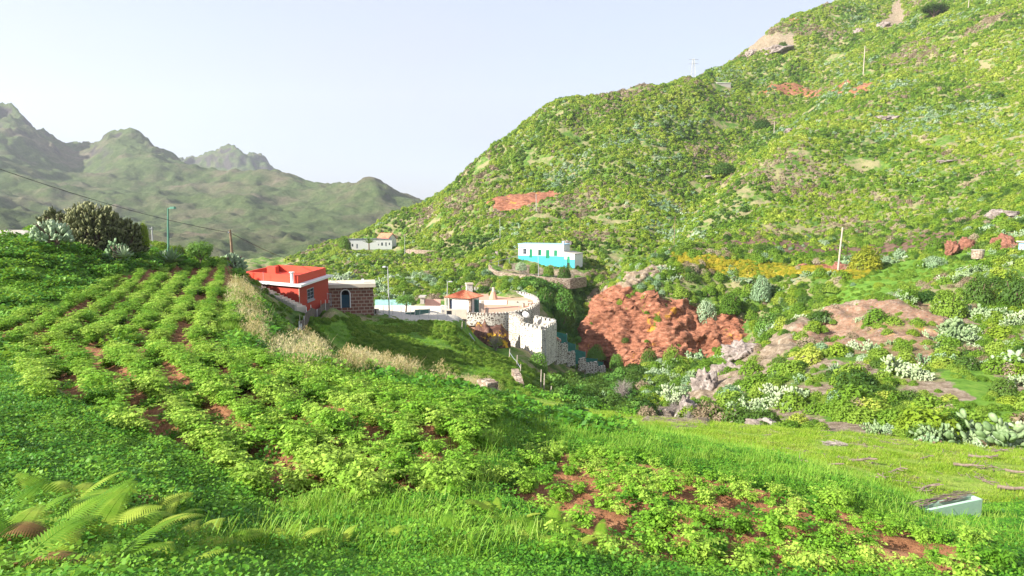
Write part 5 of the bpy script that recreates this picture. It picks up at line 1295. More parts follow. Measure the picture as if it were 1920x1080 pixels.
m.build('gable_roof', W_TILE, wh)
r0, r1 = P(712, 450, 213), P(729, 450, 213); f4 = Fr((r0.x, r0.y, 0), r1 - r0); l4 = (r1 - r0).length
m = MB(); V = [f4.p(0, 0, P(712, 449, 213).z), f4.p(l4, 0, P(712, 449, 213).z), f4.p(l4, 4, P(729, 441, 217).z), f4.p(l4 * .5, 4, P(729, 441, 217).z)]; m.add(V + [p_ + Vector((0, 0, .15)) for p_ in V], [(3, 2, 1, 0), (4, 5, 6, 7), (0, 1, 5, 4), (1, 2, 6, 5), (2, 3, 7, 6), (3, 0, 4, 7)]); m.build('tiled_roof', W_TILE, wh)

# ---- hut on the hill shoulder and hut at the right edge
def hut(name, x0, x1, ytop, ybot, D_, label, wmat, rmat, dp=3.5, ang=0.1, sink=1.5, holes_px=()):
    a, b = P(x0, ybot, D_), P(x1, ybot, D_ + ang * 10); f_ = Fr((a.x, a.y, 0), b - a); L = (b - a).length; z1 = P(x0, ytop, D_).z
    r_ = root(name, a, label, 'hut'); hs = [((p0 - x0) / (x1 - x0) * L, (p1 - x0) / (x1 - x0) * L, P(x0, q1_, D_).z, P(x0, q0_, D_).z) for p0, p1, q0_, q1_ in holes_px]
    m = MB(); wall_with_holes(f_, 0, L, a.z - sink, z1, 0, .2, hs, m); m.box(f_, 0, .2, .2, dp, a.z - sink, z1); m.box(f_, L - .2, L, .2, dp, a.z - sink, z1); m.box(f_, .2, L - .2, dp - .2, dp, a.z - sink, z1); m.build('wall', wmat, r_)
    MB().box(f_, -.2, L + .2, -.25, dp + .2, z1 + .004, z1 + .2).build('roof', rmat, r_)
    for h in hs: window(f_, *h, .05, r_, W_WHITE, 'window', 1, 2)
    return r_
HD = hit(1357, 164, 150).y + .6
hut('hillside_hut', 1344, 1370, 155.5, 164, HD, 'small grey block hut on the shoulder of the big hill', W_CONC, W_WHITE, 3, .1, 4)
hut('edge_hut', 1908, 1945, 454, 482, 88, 'white hut with barred blue windows at the right edge of the picture', W_DBLUE, W_CREAM, 1.4, -.42, 1, [(1911, 1918, 459, 477)])

# ---- retaining walls
def retaining(name, label, pts, tops, bots, mat=W_DRYST, th=.5, grp=None):
    q = [P(a, t, d) for (a, d), t in zip(pts, tops)]; qb = [P(a, t, d).z - .5 for (a, d), t in zip(pts, bots)]
    ps = smoothline([(v.x, v.y) for v in q], 4); zt_ = np.interp(np.arange(len(ps)), np.arange(len(q)) * 4, [v.z for v in q]); zb_ = np.interp(np.arange(len(ps)), np.arange(len(q)) * 4, qb)
    zt_ = zt_ + np.array([rnd.uniform(-.06, .06) for _ in zt_])
    o = linewall(name, ps, list(zt_), list(zb_), th, mat); return tag(o, label, 'wall', grp)
retaining('retaining_wall', 'pale curved dry-stone garden wall below the blue and white house', [(918, 121), (926, 119), (945, 118), (970, 117), (1000, 116), (1030, 115), (1060, 114.5), (1075, 115), (1098, 118)], [497, 506, 511, 513, 516, 520, 522, 521, 520], [505, 514, 519, 522, 527, 531, 536, 536, 532])
retaining('rubble_wall', 'broken rubble wall on the grass slope below the castle rock', [(965, 47), (972, 45.5), (976, 44), (978, 43)], [690, 705, 722, 733], [706, 728, 745, 752])
retaining('field_corner_wall', 'short crumbling wall end at the dry grass on the field rim', [(905, 27), (915, 26), (924, 25.5)], [712, 712, 718], [730, 738, 742])
retaining('terrace_wall', 'low pale terrace wall on the slope under the far farmhouse', [(762, 175), (785, 172), (815, 170), (850, 172)], [468, 468, 470, 474], [474, 475, 477, 480])

# ---- yard between outhouse and pavilion
yd = root('sunken_court', P(760, 575, 80), 'walled court with pale teal and pink walls beyond the outhouse', 'court')
def quadwall(name, a, b, mat, par, th=.12):
    p0, p1 = P(a[0], a[1], a[3]), P(b[0], b[1], b[3]); z0_, z1_ = P(a[0], a[2], a[3]).z, P(b[0], b[2], b[3]).z
    return linewall(name, [(p0.x, p0.y), (p1.x, p1.y)], [p0.z, p1.z], [z0_ - .3, z1_ - .3], th, mat, par)
quadwall('teal_wall', (703, 562, 577, 88), (771, 562, 577, 88.5), W_NET3, yd)
quadwall('pink_wall', (797, 561, 575, 87), (826, 561, 575, 87), paint('pink_render', (.62, .36, .30)), yd)
quadwall('cream_wall', (703, 572.5, 582, 80), (828, 574, 583, 80), paint('pale_cream_render', (.74, .68, .58)), yd, .3)
quadwall('low_wall', (703, 579, 588, 66), (708, 579, 588, 62), W_CONC, yd, .25)
for i, (x0, x1, yt_, yb_, D_) in enumerate([(760, 778, 586, 594, 65), (778, 806, 580.5, 591, 65.5)]):
    r_ = root('mesh_fence_panel', P(x0, yb_, D_), ['low dark green mesh panel left of its pair in the yard', 'taller dark green mesh panel along the yard edge'][i], 'fence')
    p0, p1 = P(x0, yt_, D_), P(x1, yt_ - 1, D_ + 1.5); linewall('mesh', [(p0.x, p0.y), (p1.x, p1.y)], [p0.z, p1.z], [P(x0, yb_, D_).z] * 2, .03, W_NET2, r_)
    for p_ in (p0, p1): MB().tube([(p_.x, p_.y - .05, P(x0, yb_ + 3, D_).z), (p_.x, p_.y - .05, p_.z + .15)], .03, .03, 5).build('post', W_WHITE, r_)
hut('water_tank', 788, 795, 558, 565, 86, 'small dark water tank behind the yard', W_CONC, W_CONC, 1.2, 0, .4)['category'] = 'tank'

# ---- fence curving down the bank
fpts = [(618, 586, 57.5), (610, 590, 56), (602, 595, 54), (594, 601, 52), (585, 607, 49), (577, 612, 46.5), (570, 616, 44), (564, 622, 41.5), (560.5, 630, 39), (562, 640, 36.5), (567, 648, 34.5)]
fence = root('curved_fence', P(590, 604, 50), 'rusty wire and board fence curving down the bank below the red house', 'fence')
fp = [P(*q) for q in fpts]; hgt = 1.0
for q in fp: q.z = max(q.z, float(gz(q.x, q.y)) + .1)
for q in fp: MB().tube([q - Vector((0, 0, .5)), q + Vector((rnd.uniform(-.06, .06), 0, hgt + rnd.uniform(-.1, .35)))], .035, .03, 5).build('post', W_WHITE if rnd.random() < .4 else W_WOODP, fence)
linewall('boards', smoothline([(q.x, q.y + .05) for q in fp[:8]], 3), [fp[min(int(i / 3), 7)].z * (1 - (i % 3) / 3) + fp[min(int(i / 3) + 1, 7)].z * ((i % 3) / 3) + .75 + rnd.uniform(-.1, .1) for i in range(22)], [fp[min(int(i / 3), 7)].z - .4 for i in range(22)], .05, plain('rusted_boards', (.13, .10, .085), .85, .5, 3, .5), fence)
cl_ = smoothline([(q.x, q.y - .08) for q in fp[7:]], 4); cz_ = [fp[7 + min(i // 4, 3)].z + .45 + rnd.uniform(-.12, .12) for i in range(len(cl_))]
linewall('white_sheet', cl_, cz_, [c - .7 for c in cz_], .03, paint('faded_blue_white_sheet', (.62, .66, .78)), fence)
# wire fence posts by the steps under the castle
for i, (x, y, yt_, D_) in enumerate([(955, 668, 654, 60), (969, 690, 666, 56), (975.5, 699, 683, 54), (1014, 719, 693, 52), (1020, 727, 700, 50.5), (1033, 737, 724, 49), (866, 612, 603, 62)]):
    p_ = P(x, y, D_); o = MB().tube([p_ - Vector((0, 0, .3)), P(x + 1, yt_, D_)], .05, .04, 6).build('fence_post', W_WOODP)
    tag(o, ['thin wooden post at the foot of the castle curtain wall', 'wooden post at the head of the path under the curtain wall', 'short wooden post just below the head of the path', 'tall pale stake beside the gully hedge', 'pale stake leaning beside the taller one by the gully hedge', 'short stake lowest by the gully hedge', 'small stake at the edge of the yard'][i], 'post', 'wooden posts on the slope')
for i in range(11):
    px_ = 702 + i * 17; p_ = P(px_, 600, 61.5 + i * .5); p_.z = float(gz(p_.x, p_.y)); o = MB().tube([p_ - Vector((0, 0, .3)), p_ + Vector((rnd.uniform(-.05, .05), 0, 1.0 + rnd.uniform(-.1, .2)))], .03, .025, 5).build('yard_post', W_POLE)
    tag(o, 'thin pale wire-fence post along the front edge of the yard', 'post', 'thin posts along the yard edge')
rl = MB().tube([P(955, 660, 60), P(963, 672, 58), P(969, 678, 56), P(976, 690, 54)], .025, .025, 5).build('path_rail', W_GREY); tag(rl, 'thin metal rail beside the path under the curtain wall', 'railing')
hr = MB().tube([P(880, 625, 64), P(907, 664, 61)], .06, .06, 6).build('leaning_pole', W_GREY); tag(hr, 'grey metal pole leaning against the yellow lichen rock', 'pole')
# garden rail left of the blue house
gr_ = root('garden_rail', P(940, 488, 126), 'grey handrail along the path left of the blue and white house', 'railing')
rp = [P(917, 494, 122), P(935, 489, 124.5), P(955, 484, 127), P(970, 480, 130)]; MB().tube(rp, .05, .05, 5).build('handrail', W_GREY, gr_)
for q in rp: MB().tube([q - Vector((0, 0, 1.1)), q], .04, .04, 5).build('post', W_GREY, gr_)

# ---- poles, lamps, wires
def lamp(base, top, head, label, mat, r=.055, arm=(.9, 0)):
    r_ = root('street_lamp', base, label, 'street lamp'); MB().tube([base - Vector((0, 0, .5)), base.lerp(top, .5), top], r, r * .6, 8).build('pole', mat, r_)
    a = Vector((arm[0], arm[1], .05)); h0 = top + a * .1; h1 = top + a
    MB().tube([top, h0.lerp(h1, .4)], r * .55, r * .5, 6).build('arm', mat, r_)
    m = MB(); f_ = Fr((top.x, top.y, top.z), (arm[0], arm[1] + .001)); l = Vector(arm).length
    pr = [(.25 * l, .05), (.5 * l, .16), (1.05 * l, .13), (1.25 * l, .03)]
    V = []; 
    for x, w_ in pr: V += [f_.p(x, -w_, -.02), f_.p(x, w_, -.02), f_.p(x, w_ * .7, .12 if w_ > .06 else .03), f_.p(x, -w_ * .7, .12 if w_ > .06 else .03)]
    Fs = [(3, 2, 1, 0), (12, 13, 14, 15)]
    for k in range(3):
        b = 4 * k; Fs += [(b, b + 1, b + 5, b + 4), (b + 1, b + 2, b + 6, b + 5), (b + 2, b + 3, b + 7, b + 6), (b + 3, b, b + 4, b + 7)]
    m.add(V, Fs); m.build('lamp_head', head, r_); return r_
b = G(320, 41); b.z = P(320, 458, 41).z; lamp(b, P(315, 391, 41), W_LAMPG, 'green street lamp between the cactus bush and the round tree', W_LAMPG, .07, (.42, 0))
b = P(730.5, 600, 61); lamp(b, P(727, 501, 61), W_POLE, 'grey street lamp standing at the edge of the yard', W_POLE, .075, (-.42, 0))
b = P(838, 573, 86); lamp(b, P(839, 528.5, 86), W_POLE, 'slender street lamp behind the tiled pavilion', W_POLE, .07, (.6, 0))
b = P(972.5, 585, 88); b.z = -13.9; lamp(b, P(973, 567, 88), W_DARK, 'small garden lamp on the castle terrace', W_GREY, .04, (-.25, 0))
def pole(px0, py0, px1, py1, D_, label, r=.1, mat=W_WOODP, grp=None, sink=1.0, bar=False):
    if D_ > 140: D_ = min(D_ * 1.25, max(D_ * .8, hit(px0, py0, D_ * .6).y)); sink = 2.5
    a, b = P(px0, py0, D_), P(px1, py1, D_); n = root('utility_pole', a, label, 'utility pole', grp)
    MB().tube([a - Vector((0, 0, sink)), a.lerp(b, .5), b], r, r * .7, 7).build('shaft', mat, n)
    if bar: MB().tube([b + Vector((-.5, 0, -.25)), b + Vector((.5, 0, -.25))], .04, .04, 5).build('crossbar', mat, n)
    else: MB().tube([b + Vector((0, -.1, -.2)), b + Vector((0, -.28, -.15))], .04, .04, 5).build('insulator', W_GREY, n)
    return n
pole(435, 466, 431, 431, 45, 'brown wooden pole behind the agaves carrying the black cable', .10, W_WOOD)
pole(286, 452, 285, 425, 50, 'short pale pole behind the big cactus bush', .06, W_POLE)
pole(1570, 514, 1580, 426, 98, 'tall pale leaning pole at the right end of the yellow flowers', .16)
pole(1618.5, 139, 1622, 86, 262, 'pale pole high on the upper hillside', .22)
pole(1451, 250, 1452.5, 229, 232, 'short pole in the fold between the two hill spurs', .16)
pole(1263, 478, 1266, 405, 128, 'thin dark pole at the left end of the yellow flowers', .07, W_WOOD)
pole(1087, 452, 1088, 390, 165, 'thin pole on the slope right of the blue and white house', .07, W_WOOD)
pole(1006, 396, 1005, 363, 192, 'thin pole standing over the red earth patch', .09, W_POLE)
pole(1010, 519, 1009, 478, 116.5, 'slender pole in the garden of the blue and white house', .07, W_POLE)
pole(938, 446, 937, 408, 168, 'thin pole on the slope left of the blue and white house', .07, W_POLE)
pole(759, 480, 759, 440, 170, 'thin pole beside the green bush near the farmhouse', .08, W_POLE)
pole(1815, 18, 1817, 0, 285, 'pole at the very top of the right hillside', .2)
# lattice pylon on the skyline
pb, ptp = P(1299, 154, 330), P(1300, 110, 330); py_ = root('power_pylon', pb, 'grey lattice pylon on the skyline above the big hill', 'pylon')
Hh = (ptp - pb).length; m = MB()
def lat(t): return 1.3 * (1 - t) + .35 * t
lv_ = [0, .16, .31, .45, .58, .70, .80, .9, 1.0]
cor = [(-1, -1), (1, -1), (1, 1), (-1, 1)]
def cp(c, t): return pb + Vector((c[0] * lat(t), c[1] * lat(t), Hh * t))
for c in cor: m.tube([cp(c, 0) - Vector((0, 0, 4)), cp(c, .5), cp(c, 1)], .10, .10, 4)
for i in range(len(lv_) - 1):
    for j in range(4): m.tube([cp(cor[j], lv_[i]), cp(cor[(j + 1) % 4], lv_[i + 1])], .05, .05, 3); m.tube([cp(cor[(j + 1) % 4], lv_[i]), cp(cor[j], lv_[i + 1])], .05, .05, 3)
m.build('lattice', W_POLE, py_)
for t in (.78, .96): MB().tube([pb + Vector((-2.6, 0, Hh * t)), pb + Vector((0, 0, Hh * t + .2)), pb + Vector((2.6, 0, Hh * t))], .12, .12, 4).build('cross_arm', W_POLE, py_)
def cable(a, b, sag, label, r=.018):
    pts = [a.lerp(b, t) - Vector((0, 0, sag * 4 * t * (1 - t))) for t in np.linspace(0, 1, 24)]
    return tag(MB().tube(pts, r, r, 5).build('cable', W_CABLE), label, 'cable')
cable(P(-40, 303, 30), P(431, 436, 45), .35, 'black cable from the upper left edge to the brown wooden pole', .014)
cable(P(431, 436, 45), P(605, 502, 85), .5, 'black cable running down from the brown pole behind the red house', .02)
# ------------------------------------------------------------ plants that stand out, rocks, branches, small things
def thing_mesh(name, me, loc, scale=1.0, rz=None, label=None, cat=None, group=None):
    o = link(name, me); o.location = loc; o.scale = scale if hasattr(scale, '__len__') else (scale,) * 3; o.rotation_euler = (0, 0, rnd.uniform(0, 6.28) if rz is None else rz)
    return tag(o, label, cat, group)
def pad_dome(name, seed, mat, n, rx, ry, rz, ph=.26):
    r = np.random.RandomState(seed); Vs, Fs = [], []; k = 0
    lc = unit(r.normal(size=(9, 3)) * [1, 1, .5] + [0, 0, .4]); la = r.uniform(.2, 1, 9)
    for i in range(n):
        d = unit(r.normal(size=3)); d[2] = abs(d[2]) * .95
        rad = (.66 + .34 * np.max(la * np.clip((lc @ d - .5) / .5, 0, 1))) * r.uniform(.35, 1) ** .45
        c = d * rad * [rx, ry, rz] + [0, 0, -.1]; up = unit(d + r.normal(size=3) * .45 + [0, 0, .8]); nrm = unit(np.cross(up, r.normal(size=3))); h = ph * r.uniform(.7, 1.2)
        V, f = pad_mesh(c, up, nrm, h, h * r.uniform(.55, .7), .04); Vs.append(V); Fs += [tuple(dict.fromkeys(k + a for a in q)) for q in f]; k += len(V)
    return mesh_np(name, np.concatenate(Vs), Fs, mat, True)
def cactus_bush(px0, px1, ytop, D_, mat, n, seed, label, ph=.28, ybase=None, ry=None, stems=True):
    cx = (px0 + px1) / 2; g = G(cx, D_)
    if ybase is not None: g.z = P(cx, ybase, D_).z
    rx = (px1 - px0) / 2 / F * D_; h = P(cx, ytop, D_).z - g.z
    r_ = root('cactus_bush', g, label, 'cactus')
    o = link('pads', pad_dome('pads', seed, mat, n, rx * .98, ry or rx * .7, h * .93, ph), r_)
    if stems:
        m = MB()
        for i in range(7):
            a = rnd.uniform(0, 6.28); m.tube([(math.cos(a) * .15, math.sin(a) * .15, -.4), (math.cos(a) * rx * .3, math.sin(a) * rx * .25, h * .3), (math.cos(a) * rx * .6, math.sin(a) * rx * .5, h * .55)], .10, .05, 6)
        link('stems', m.build('s_', MBARK).data, r_); bpy.data.objects.remove(bpy.data.objects['s_'])
    return r_
cactus_bush(118, 250, 352, 37, MPADD, 1500, 501, 'huge dark olive prickly pear bush on the left bank', .34, 462, 2.0)
cactus_bush(84, 160, 372, 36.5, MPADD, 420, 521, 'olive prickly pear bush joined to the left of the huge one', .34, 452, 1.4)
cactus_bush(205, 280, 392, 37.5, MPADD, 560, 522, 'dark prickly pear bush joined to the right of the huge one', .32, 470, 1.6)
cactus_bush(62, 150, 396, 33, MPADP, 190, 502, 'pale grey-green prickly pear clump left of the huge dark one', .32, 452)
cactus_bush(196, 250, 440, 35, MPADP, 110, 503, 'bright whitish prickly pear at the foot of the huge dark one', .26, 486)
cactus_bush(402, 468, 461, 43, MPADP, 260, 504, 'pale green prickly pear clump behind the rim next to the red house', .32, 506)
cactus_bush(262, 300, 450, 42, MPAD, 70, 505, 'small green prickly pear beside the lamp post', .3, 480)
cactus_bush(1730, 1800, 805, 24.5, MPADP, 150, 506, 'pink-fruited prickly pear clump at the meadow edge', .22, 845)
cactus_bush(1615, 1660, 812, 26, MPADP, 90, 507, 'small pale prickly pear clump at the meadow edge left of the round bushes', .2, 838)
cactus_bush(1850, 1930, 808, 24, MPADP, 220, 508, 'broad blue-green prickly pear clump at the far right meadow edge', .2, 845)
cactus_bush(1690, 1765, 690, 41, MPADP, 330, 509, 'blue-green prickly pear thicket sloping above the round bushes', .22, 765)
cactus_bush(1400, 1490, 690, 48, MPAD, 300, 510, 'yellow-green prickly pear thicket on the middle of the spur', .26, 760)
cactus_bush(1480, 1545, 740, 40, MPAD, 240, 511, 'upright green prickly pear clump low on the spur', .24, 800)
def bush(px0, px1, ytop, ybase, D_, kind, label, seed=0, name='bush', cat='bush', trunk=False, ry=None, group=None, lift=.0):
    cx = (px0 + px1) / 2
    if D_ > 225: D_ = min(D_ * 1.25, max(D_ * .75, hit(cx, ybase, D_ * .6).y + 1))
    g = P(cx, ybase, D_); rx = (px1 - px0) / 2 / F * D_; h = P(cx, ytop, D_).z - g.z
    r_ = root(name, g, label, cat, group)
    me = ME[kind + '_big'][seed % 2]
    o = link('crown' if name == 'tree' else 'foliage', me, r_); o.scale = (rx / .58, (ry or rx * .9) / .58, h * (1 - lift) / (.7 if lift == 0 else 1.25)); o.location = (0, 0, 0 if lift == 0 else h * (.62)); o.rotation_euler = (0, 0, 0)
    if lift:
        o.data = TREE[kind][seed % 2]
    m = MB(); w_ = max(.03, .05 * h) * (1.2 if trunk else .6)
    m.tube([(0, 0, -.4), (.05 * h, .02, h * .3), (0, 0, h * .62)], w_, w_ * .5, 7)
    for i in range(4):
        a = i * 1.7 + seed; m.tube([(.02 * h, 0, h * .25), (math.cos(a) * rx * .4, math.sin(a) * rx * .4, h * .5), (math.cos(a) * rx * .62, math.sin(a) * rx * .6, h * .7)], w_ * .5, w_ * .2, 5)
    link('trunk', m.build('t_', MBARK).data, r_); bpy.data.objects.remove(bpy.data.objects['t_'])
    return r_
TREE = {k: [dome(k + '_crown', ML[k], 600 + 3 * j + i, 2600, .05, .6, .6, .45, low=-.75, inner=.3) for j in range(2)] for i, k in enumerate(['mid', 'dark', 'bright', 'vine'])}
bush(346, 405, 451, 499, 41, 'vine', 'round bright green tree with a forked trunk right of the lamp post', 0, 'tree', 'tree', True, lift=.25)
bush(312, 356, 455, 492, 43, 'dark', 'dark bush squeezed between the lamp post and the round green tree', 1)
bush(262, 282, 405, 460, 38, 'bright', 'small yellow-green shrub at the right edge of the huge cactus', 0)
bush(1586, 1660, 455, 506, 99, 'yellow', 'yellow and green rounded tree beside the leaning pole', 0, 'tree', 'tree', True)
bush(1632, 1702, 716, 778, 37, 'dark', 'upper left one of the three dark round bushes on the right', 0)
bush(1684, 1764, 752, 832, 29, 'mid', 'lower left one of the three dark round bushes on the right', 1)
bush(1758, 1832, 766, 834, 28, 'dark', 'lower right one of the three dark round bushes on the right', 0)
bush(1850, 1918, 702, 756, 36, 'dark', 'dark green bush alone in the bright grass at the far right', 1)
bush(1530, 1580, 628, 672, 57, 'dark', 'dark bush sitting on the ridge of the rocky spur', 0)
bush(1800, 1868, 506, 586, 65, 'dark', 'wide dark bush on the bank under the green terrace', 1)
bush(1745, 1815, 540, 590, 62, 'mid', 'green bush left of the wide dark ones on the bank', 1)
bush(1862, 1940, 500, 590, 63, 'dark', 'dark bush mass cut by the right edge of the picture', 0)
bush(1235, 1282, 640, 706, 84, 'mid', 'tall green bush at the foot of the red cliff', 0)
bush(1196, 1240, 650, 690, 86, 'dark', 'low dark bush between cliff foot and gully', 1)
bush(1096, 1136, 642, 672, 92, 'vine', 'bright green bush at the left foot of the red cliff', 0)
bush(1140, 1170, 660, 690, 88, 'vine', 'small drooping green bush against the cliff foot', 1)
bush(1300, 1345, 552, 606, 97.5, 'grey', 'grey-green bush hanging over the red cliff', 0)
bush(1408, 1470, 580, 630, 90, 'vine', 'bright green bush at the right end of the red cliff', 1)
bush(1345, 1395, 540, 585, 97, 'mid', 'green bush on the upper right of the red cliff', 0)
bush(1188, 1230, 545, 590, 99, 'bright', 'yellow-green bush on the upper left of the red cliff', 1)
bush(1226, 1262, 555, 600, 98.5, 'bright', 'yellow-green bush in the middle of the cliff top', 0)
bush(1220, 1245, 585, 610, 96, 'mid', 'small bush clinging to the middle of the red cliff', 1)
bush(1405, 1450, 510, 560, 98, 'grey', 'pale grey-green bush above the right part of the cliff', 1)
bush(1738, 1770, 440, 470, 104, 'mid', 'round bush behind the green terrace', 1)
bush(1726, 1775, 476, 498, 93, 'grey', 'flat blue-grey bush in the middle of the green terrace', 0)
bush(740, 782, 552, 580, 76, 'vine', 'small leafy tree in the walled court', 0, 'tree', 'tree', True, lift=.2)
bush(632, 662, 438, 470, 203, 'mid', 'tree at the left end of the white farmhouse', 1, 'tree', 'tree', True)
bush(745, 775, 447, 470, 200, 'mid', 'dark green bush at the right end of the white farmhouse', 0)
bush(1722, 1776, 2, 38, 290, 'dark', 'flat-topped dark tree near the top of the right hillside', 0, 'tree', 'tree', True, lift=.35)
bush(1456, 1480, 76, 93, 338, 'dark', 'lone dark bush below the skyline rock', 1)
bush(1410, 1450, 220, 240, 236, 'dark', 'dark bush in the fold between the two hill spurs', 1)
bush(1330, 1385, 300, 325, 210, 'dark', 'wide dark bush in the lower fold of the hill', 0)
bush(836, 848, 350, 362, 248, 'dark', 'tiny dark tree on the left skyline of the big hill', 0)
bush(1042, 1076, 494, 528, 116, 'dark', 'dark tree in front of the blue and white house', 1, 'tree', 'tree', True)
for (a, b, c, d, kk, lb) in [(942, 962, 490, 504, 'bright', 'yellow-green bush at the left of the blue house garden'), (964, 990, 488, 506, 'grey', 'silvery bush in the blue house garden'), (990, 1014, 490, 512, 'mid', 'green bush in the middle of the blue house garden'), (1016, 1042, 494, 516, 'mid', 'spreading green bush right of the garden pole'), (905, 940, 462, 486, 'mid', 'green bush left of the blue and white house')]:
    bush(a, b, c, d, 119.5 if a > 941 else 134, kk, lb, a % 2)
for i, (a, b, c, d, D_, lb) in enumerate([(985, 1045, 530, 590, 104, 'glossy thicket bush behind the castle, left one'), (1030, 1082, 535, 600, 104, 'glossy thicket bush behind the castle, upper right one'), (1020, 1078, 570, 640, 98, 'glossy thicket bush behind the castle, lower one'), (930, 990, 520, 556, 112, 'glossy thicket bush under the curved garden wall, left one'), (880, 935, 518, 548, 114, 'glossy bush above the back wall of the castle')]):
    bush(a, b, c, d, D_, 'vine', lb, i)
for i, (a, b, c, d, D_, lb) in enumerate([(1040, 1110, 690, 750, 66, 'dark creeper-covered hedge under the castle steps'), (1090, 1150, 700, 752, 68, 'dark hedge in the shade of the castle steps'), (1020, 1085, 705, 756, 56, 'leafy hedge running down beside the path'), (985, 1030, 655, 700, 68, 'green hedge below the square tower')]):
    bush(a, b, c, d, D_, 'vine' if i > 1 else 'dark', lb, i)
# palm-like tree in front of the farmhouse
g = P(692, 470, 204); pt = root('palm_tree', g, 'small dark palm in front of the white farmhouse', 'palm'); hP = P(692, 456, 204).z - g.z
MB().tube([g - Vector((0, 0, 1)), g + Vector((0, 0, hP))], .25, .2, 7).build('trunk', MBARK, pt)
o = link('crown', agave_mesh('palm_crown', 77, ML['dark'], 22, 2.6), pt); o.location = (0, 0, hP)
# agaves
for (px, py, D_, s_, lb) in [(322, 492, 38, .9, 'blue-grey agave under the lamp post'), (304, 490, 40, .7, 'smaller agave left of the lamp post'), (232, 482, 34, .6, 'agave at the foot of the huge cactus bush'), (1130, 752, 50, .8, 'agave at the rim of the gully'), (1565, 700, 44, .8, 'agave on the rocky spur')]:
    thing_mesh('agave', ME['agave'][0], P(px, py, D_), s_, None, lb, 'agave')
# skinny tree at the lichen rock
yc = root('sapling', P(930, 662, 70), 'thin-branched yellowish sapling in front of the brown rock', 'sapling')
o = link('twigs', ME['twigs'][0], yc); o.scale = (1.6, 1.6, 1.5)
o = link('leaves', dome('sapling_leaves', ML['bright'], 733, 260, .07, .9, 1.0, .3, low=-.1, inner=.4), yc); o.location = (0, 0, 1.0); o.scale = (1.25, 1.2, 1.1)
for (px, py, D_, s_, v, lb) in [(1167, 756, 55, 1.55, 0, 'bare grey dead bush at the bottom of the shaded gully'), (1235, 790, 38, .85, 1, 'bare twiggy bush at the meadow rim'), (1262, 786, 39, .8, 0, 'second bare twiggy bush at the meadow rim'), (1290, 792, 36, .6, 1, 'small bare bush by the pale rocks')]:
    thing_mesh('dead_bush', ME['twigs'][v], P(px, py, D_), s_, None, lb, 'dead bush')

# rocks
def rockmat(name, stops, lich=None, sc=1.2):
    s = NT(name); p = s.pos(); n = s.noise(sc, 10, p, .72); c = s.ramp(n, stops)
    if lich: c = s.mix(s.ramp(s.noise(.8, 6, p, .6), [(lich[1], (0, 0, 0)), (lich[1] + .05, (1, 1, 1))]), c, lich[0])
    s.bsdf(c, .95, s.bump(n, .9, .2), .1); return s.m
MR_B = rockmat('brown_rock', [(.3, (.05, .025, .018)), (.55, (.15, .08, .06)), (.75, (.30, .20, .16))], ((.60, .36, .03), .55))
MR_Y = rockmat('lichen_rock', [(.3, (.10, .06, .03)), (.6, (.25, .17, .08))], ((.68, .42, .02), .44))
MR_G = rockmat('grey_rock', [(.34, (.06, .05, .045)), (.5, (.25, .205, .18)), (.68, (.44, .39, .35))], None, 1.8)
MR_R = rockmat('red_rubble', [(.3, (.10, .045, .03)), (.55, (.27, .12, .08)), (.75, (.42, .27, .21))], None, 3)
MR_D = rockmat('dark_boulder', [(.3, (.03, .032, .035)), (.7, (.12, .12, .12))], None, 3)
ROCKS = {}
for k, m_ in (('b', MR_B), ('y', MR_Y), ('g', MR_G), ('r', MR_R), ('d', MR_D)): ROCKS[k] = [rockmesh('rock', 3.1 + 7 * i, m_, 5, .42) for i in range(3)]
def rock(px0, px1, ytop, ybase, D_, k, label, v=0, group=None, cat='rock', name='rock', rd=.8):
    cx = (px0 + px1) / 2; rx = (px1 - px0) / 2 / F * D_; zt_, z0_ = P(cx, ytop, D_).z, P(cx, ybase, D_).z; h = zt_ - z0_
    c = P(cx, ybase, D_)
    if D_ <= 120: h *= .8
    if D_ > 120: h *= .5; rx *= .72; c = hit((px0 + px1) / 2, ybase, D_ * .55); z0_ = c.z - h * .12
    o = thing_mesh(name, ROCKS[k][v % 3], (c.x, c.y + rx * rd * .4, z0_ + h * .12), (rx * 1.05, rx * rd, h * .85), rnd.uniform(-.4, .4), label, cat, group); return o
rock(874, 950, 602, 662, 73, 'b', 'big brown rock with yellow lichen bulging under the castle wall', 0, rd=.9)
rock(925, 960, 618, 664, 72, 'b', 'smaller brown rock leaning on the right of the big lichen rock', 1)
rock(852, 872, 618, 652, 68, 'y', 'bright yellow lichen-covered rock on the grass slope', 2)
rock(866, 892, 636, 668, 69, 'y', 'orange-spotted rock below the bright yellow one', 0)
rock(866, 890, 604, 642, 70, 'y', 'narrow lichen rock between the yellow one and the big brown one', 1)
rock(950, 973, 796, 828, 13.3, 'd', 'dark rounded boulder at the corner of the upper field', 1, cat='boulder', name='boulder')
rock(666, 694, 670, 692, 37, 'd', 'dark rock outcrop half buried in the grass slope', 2)
rock(935, 970, 660, 700, 54, 'd', 'dark stones at the top of the rubble wall', 0) if False else None
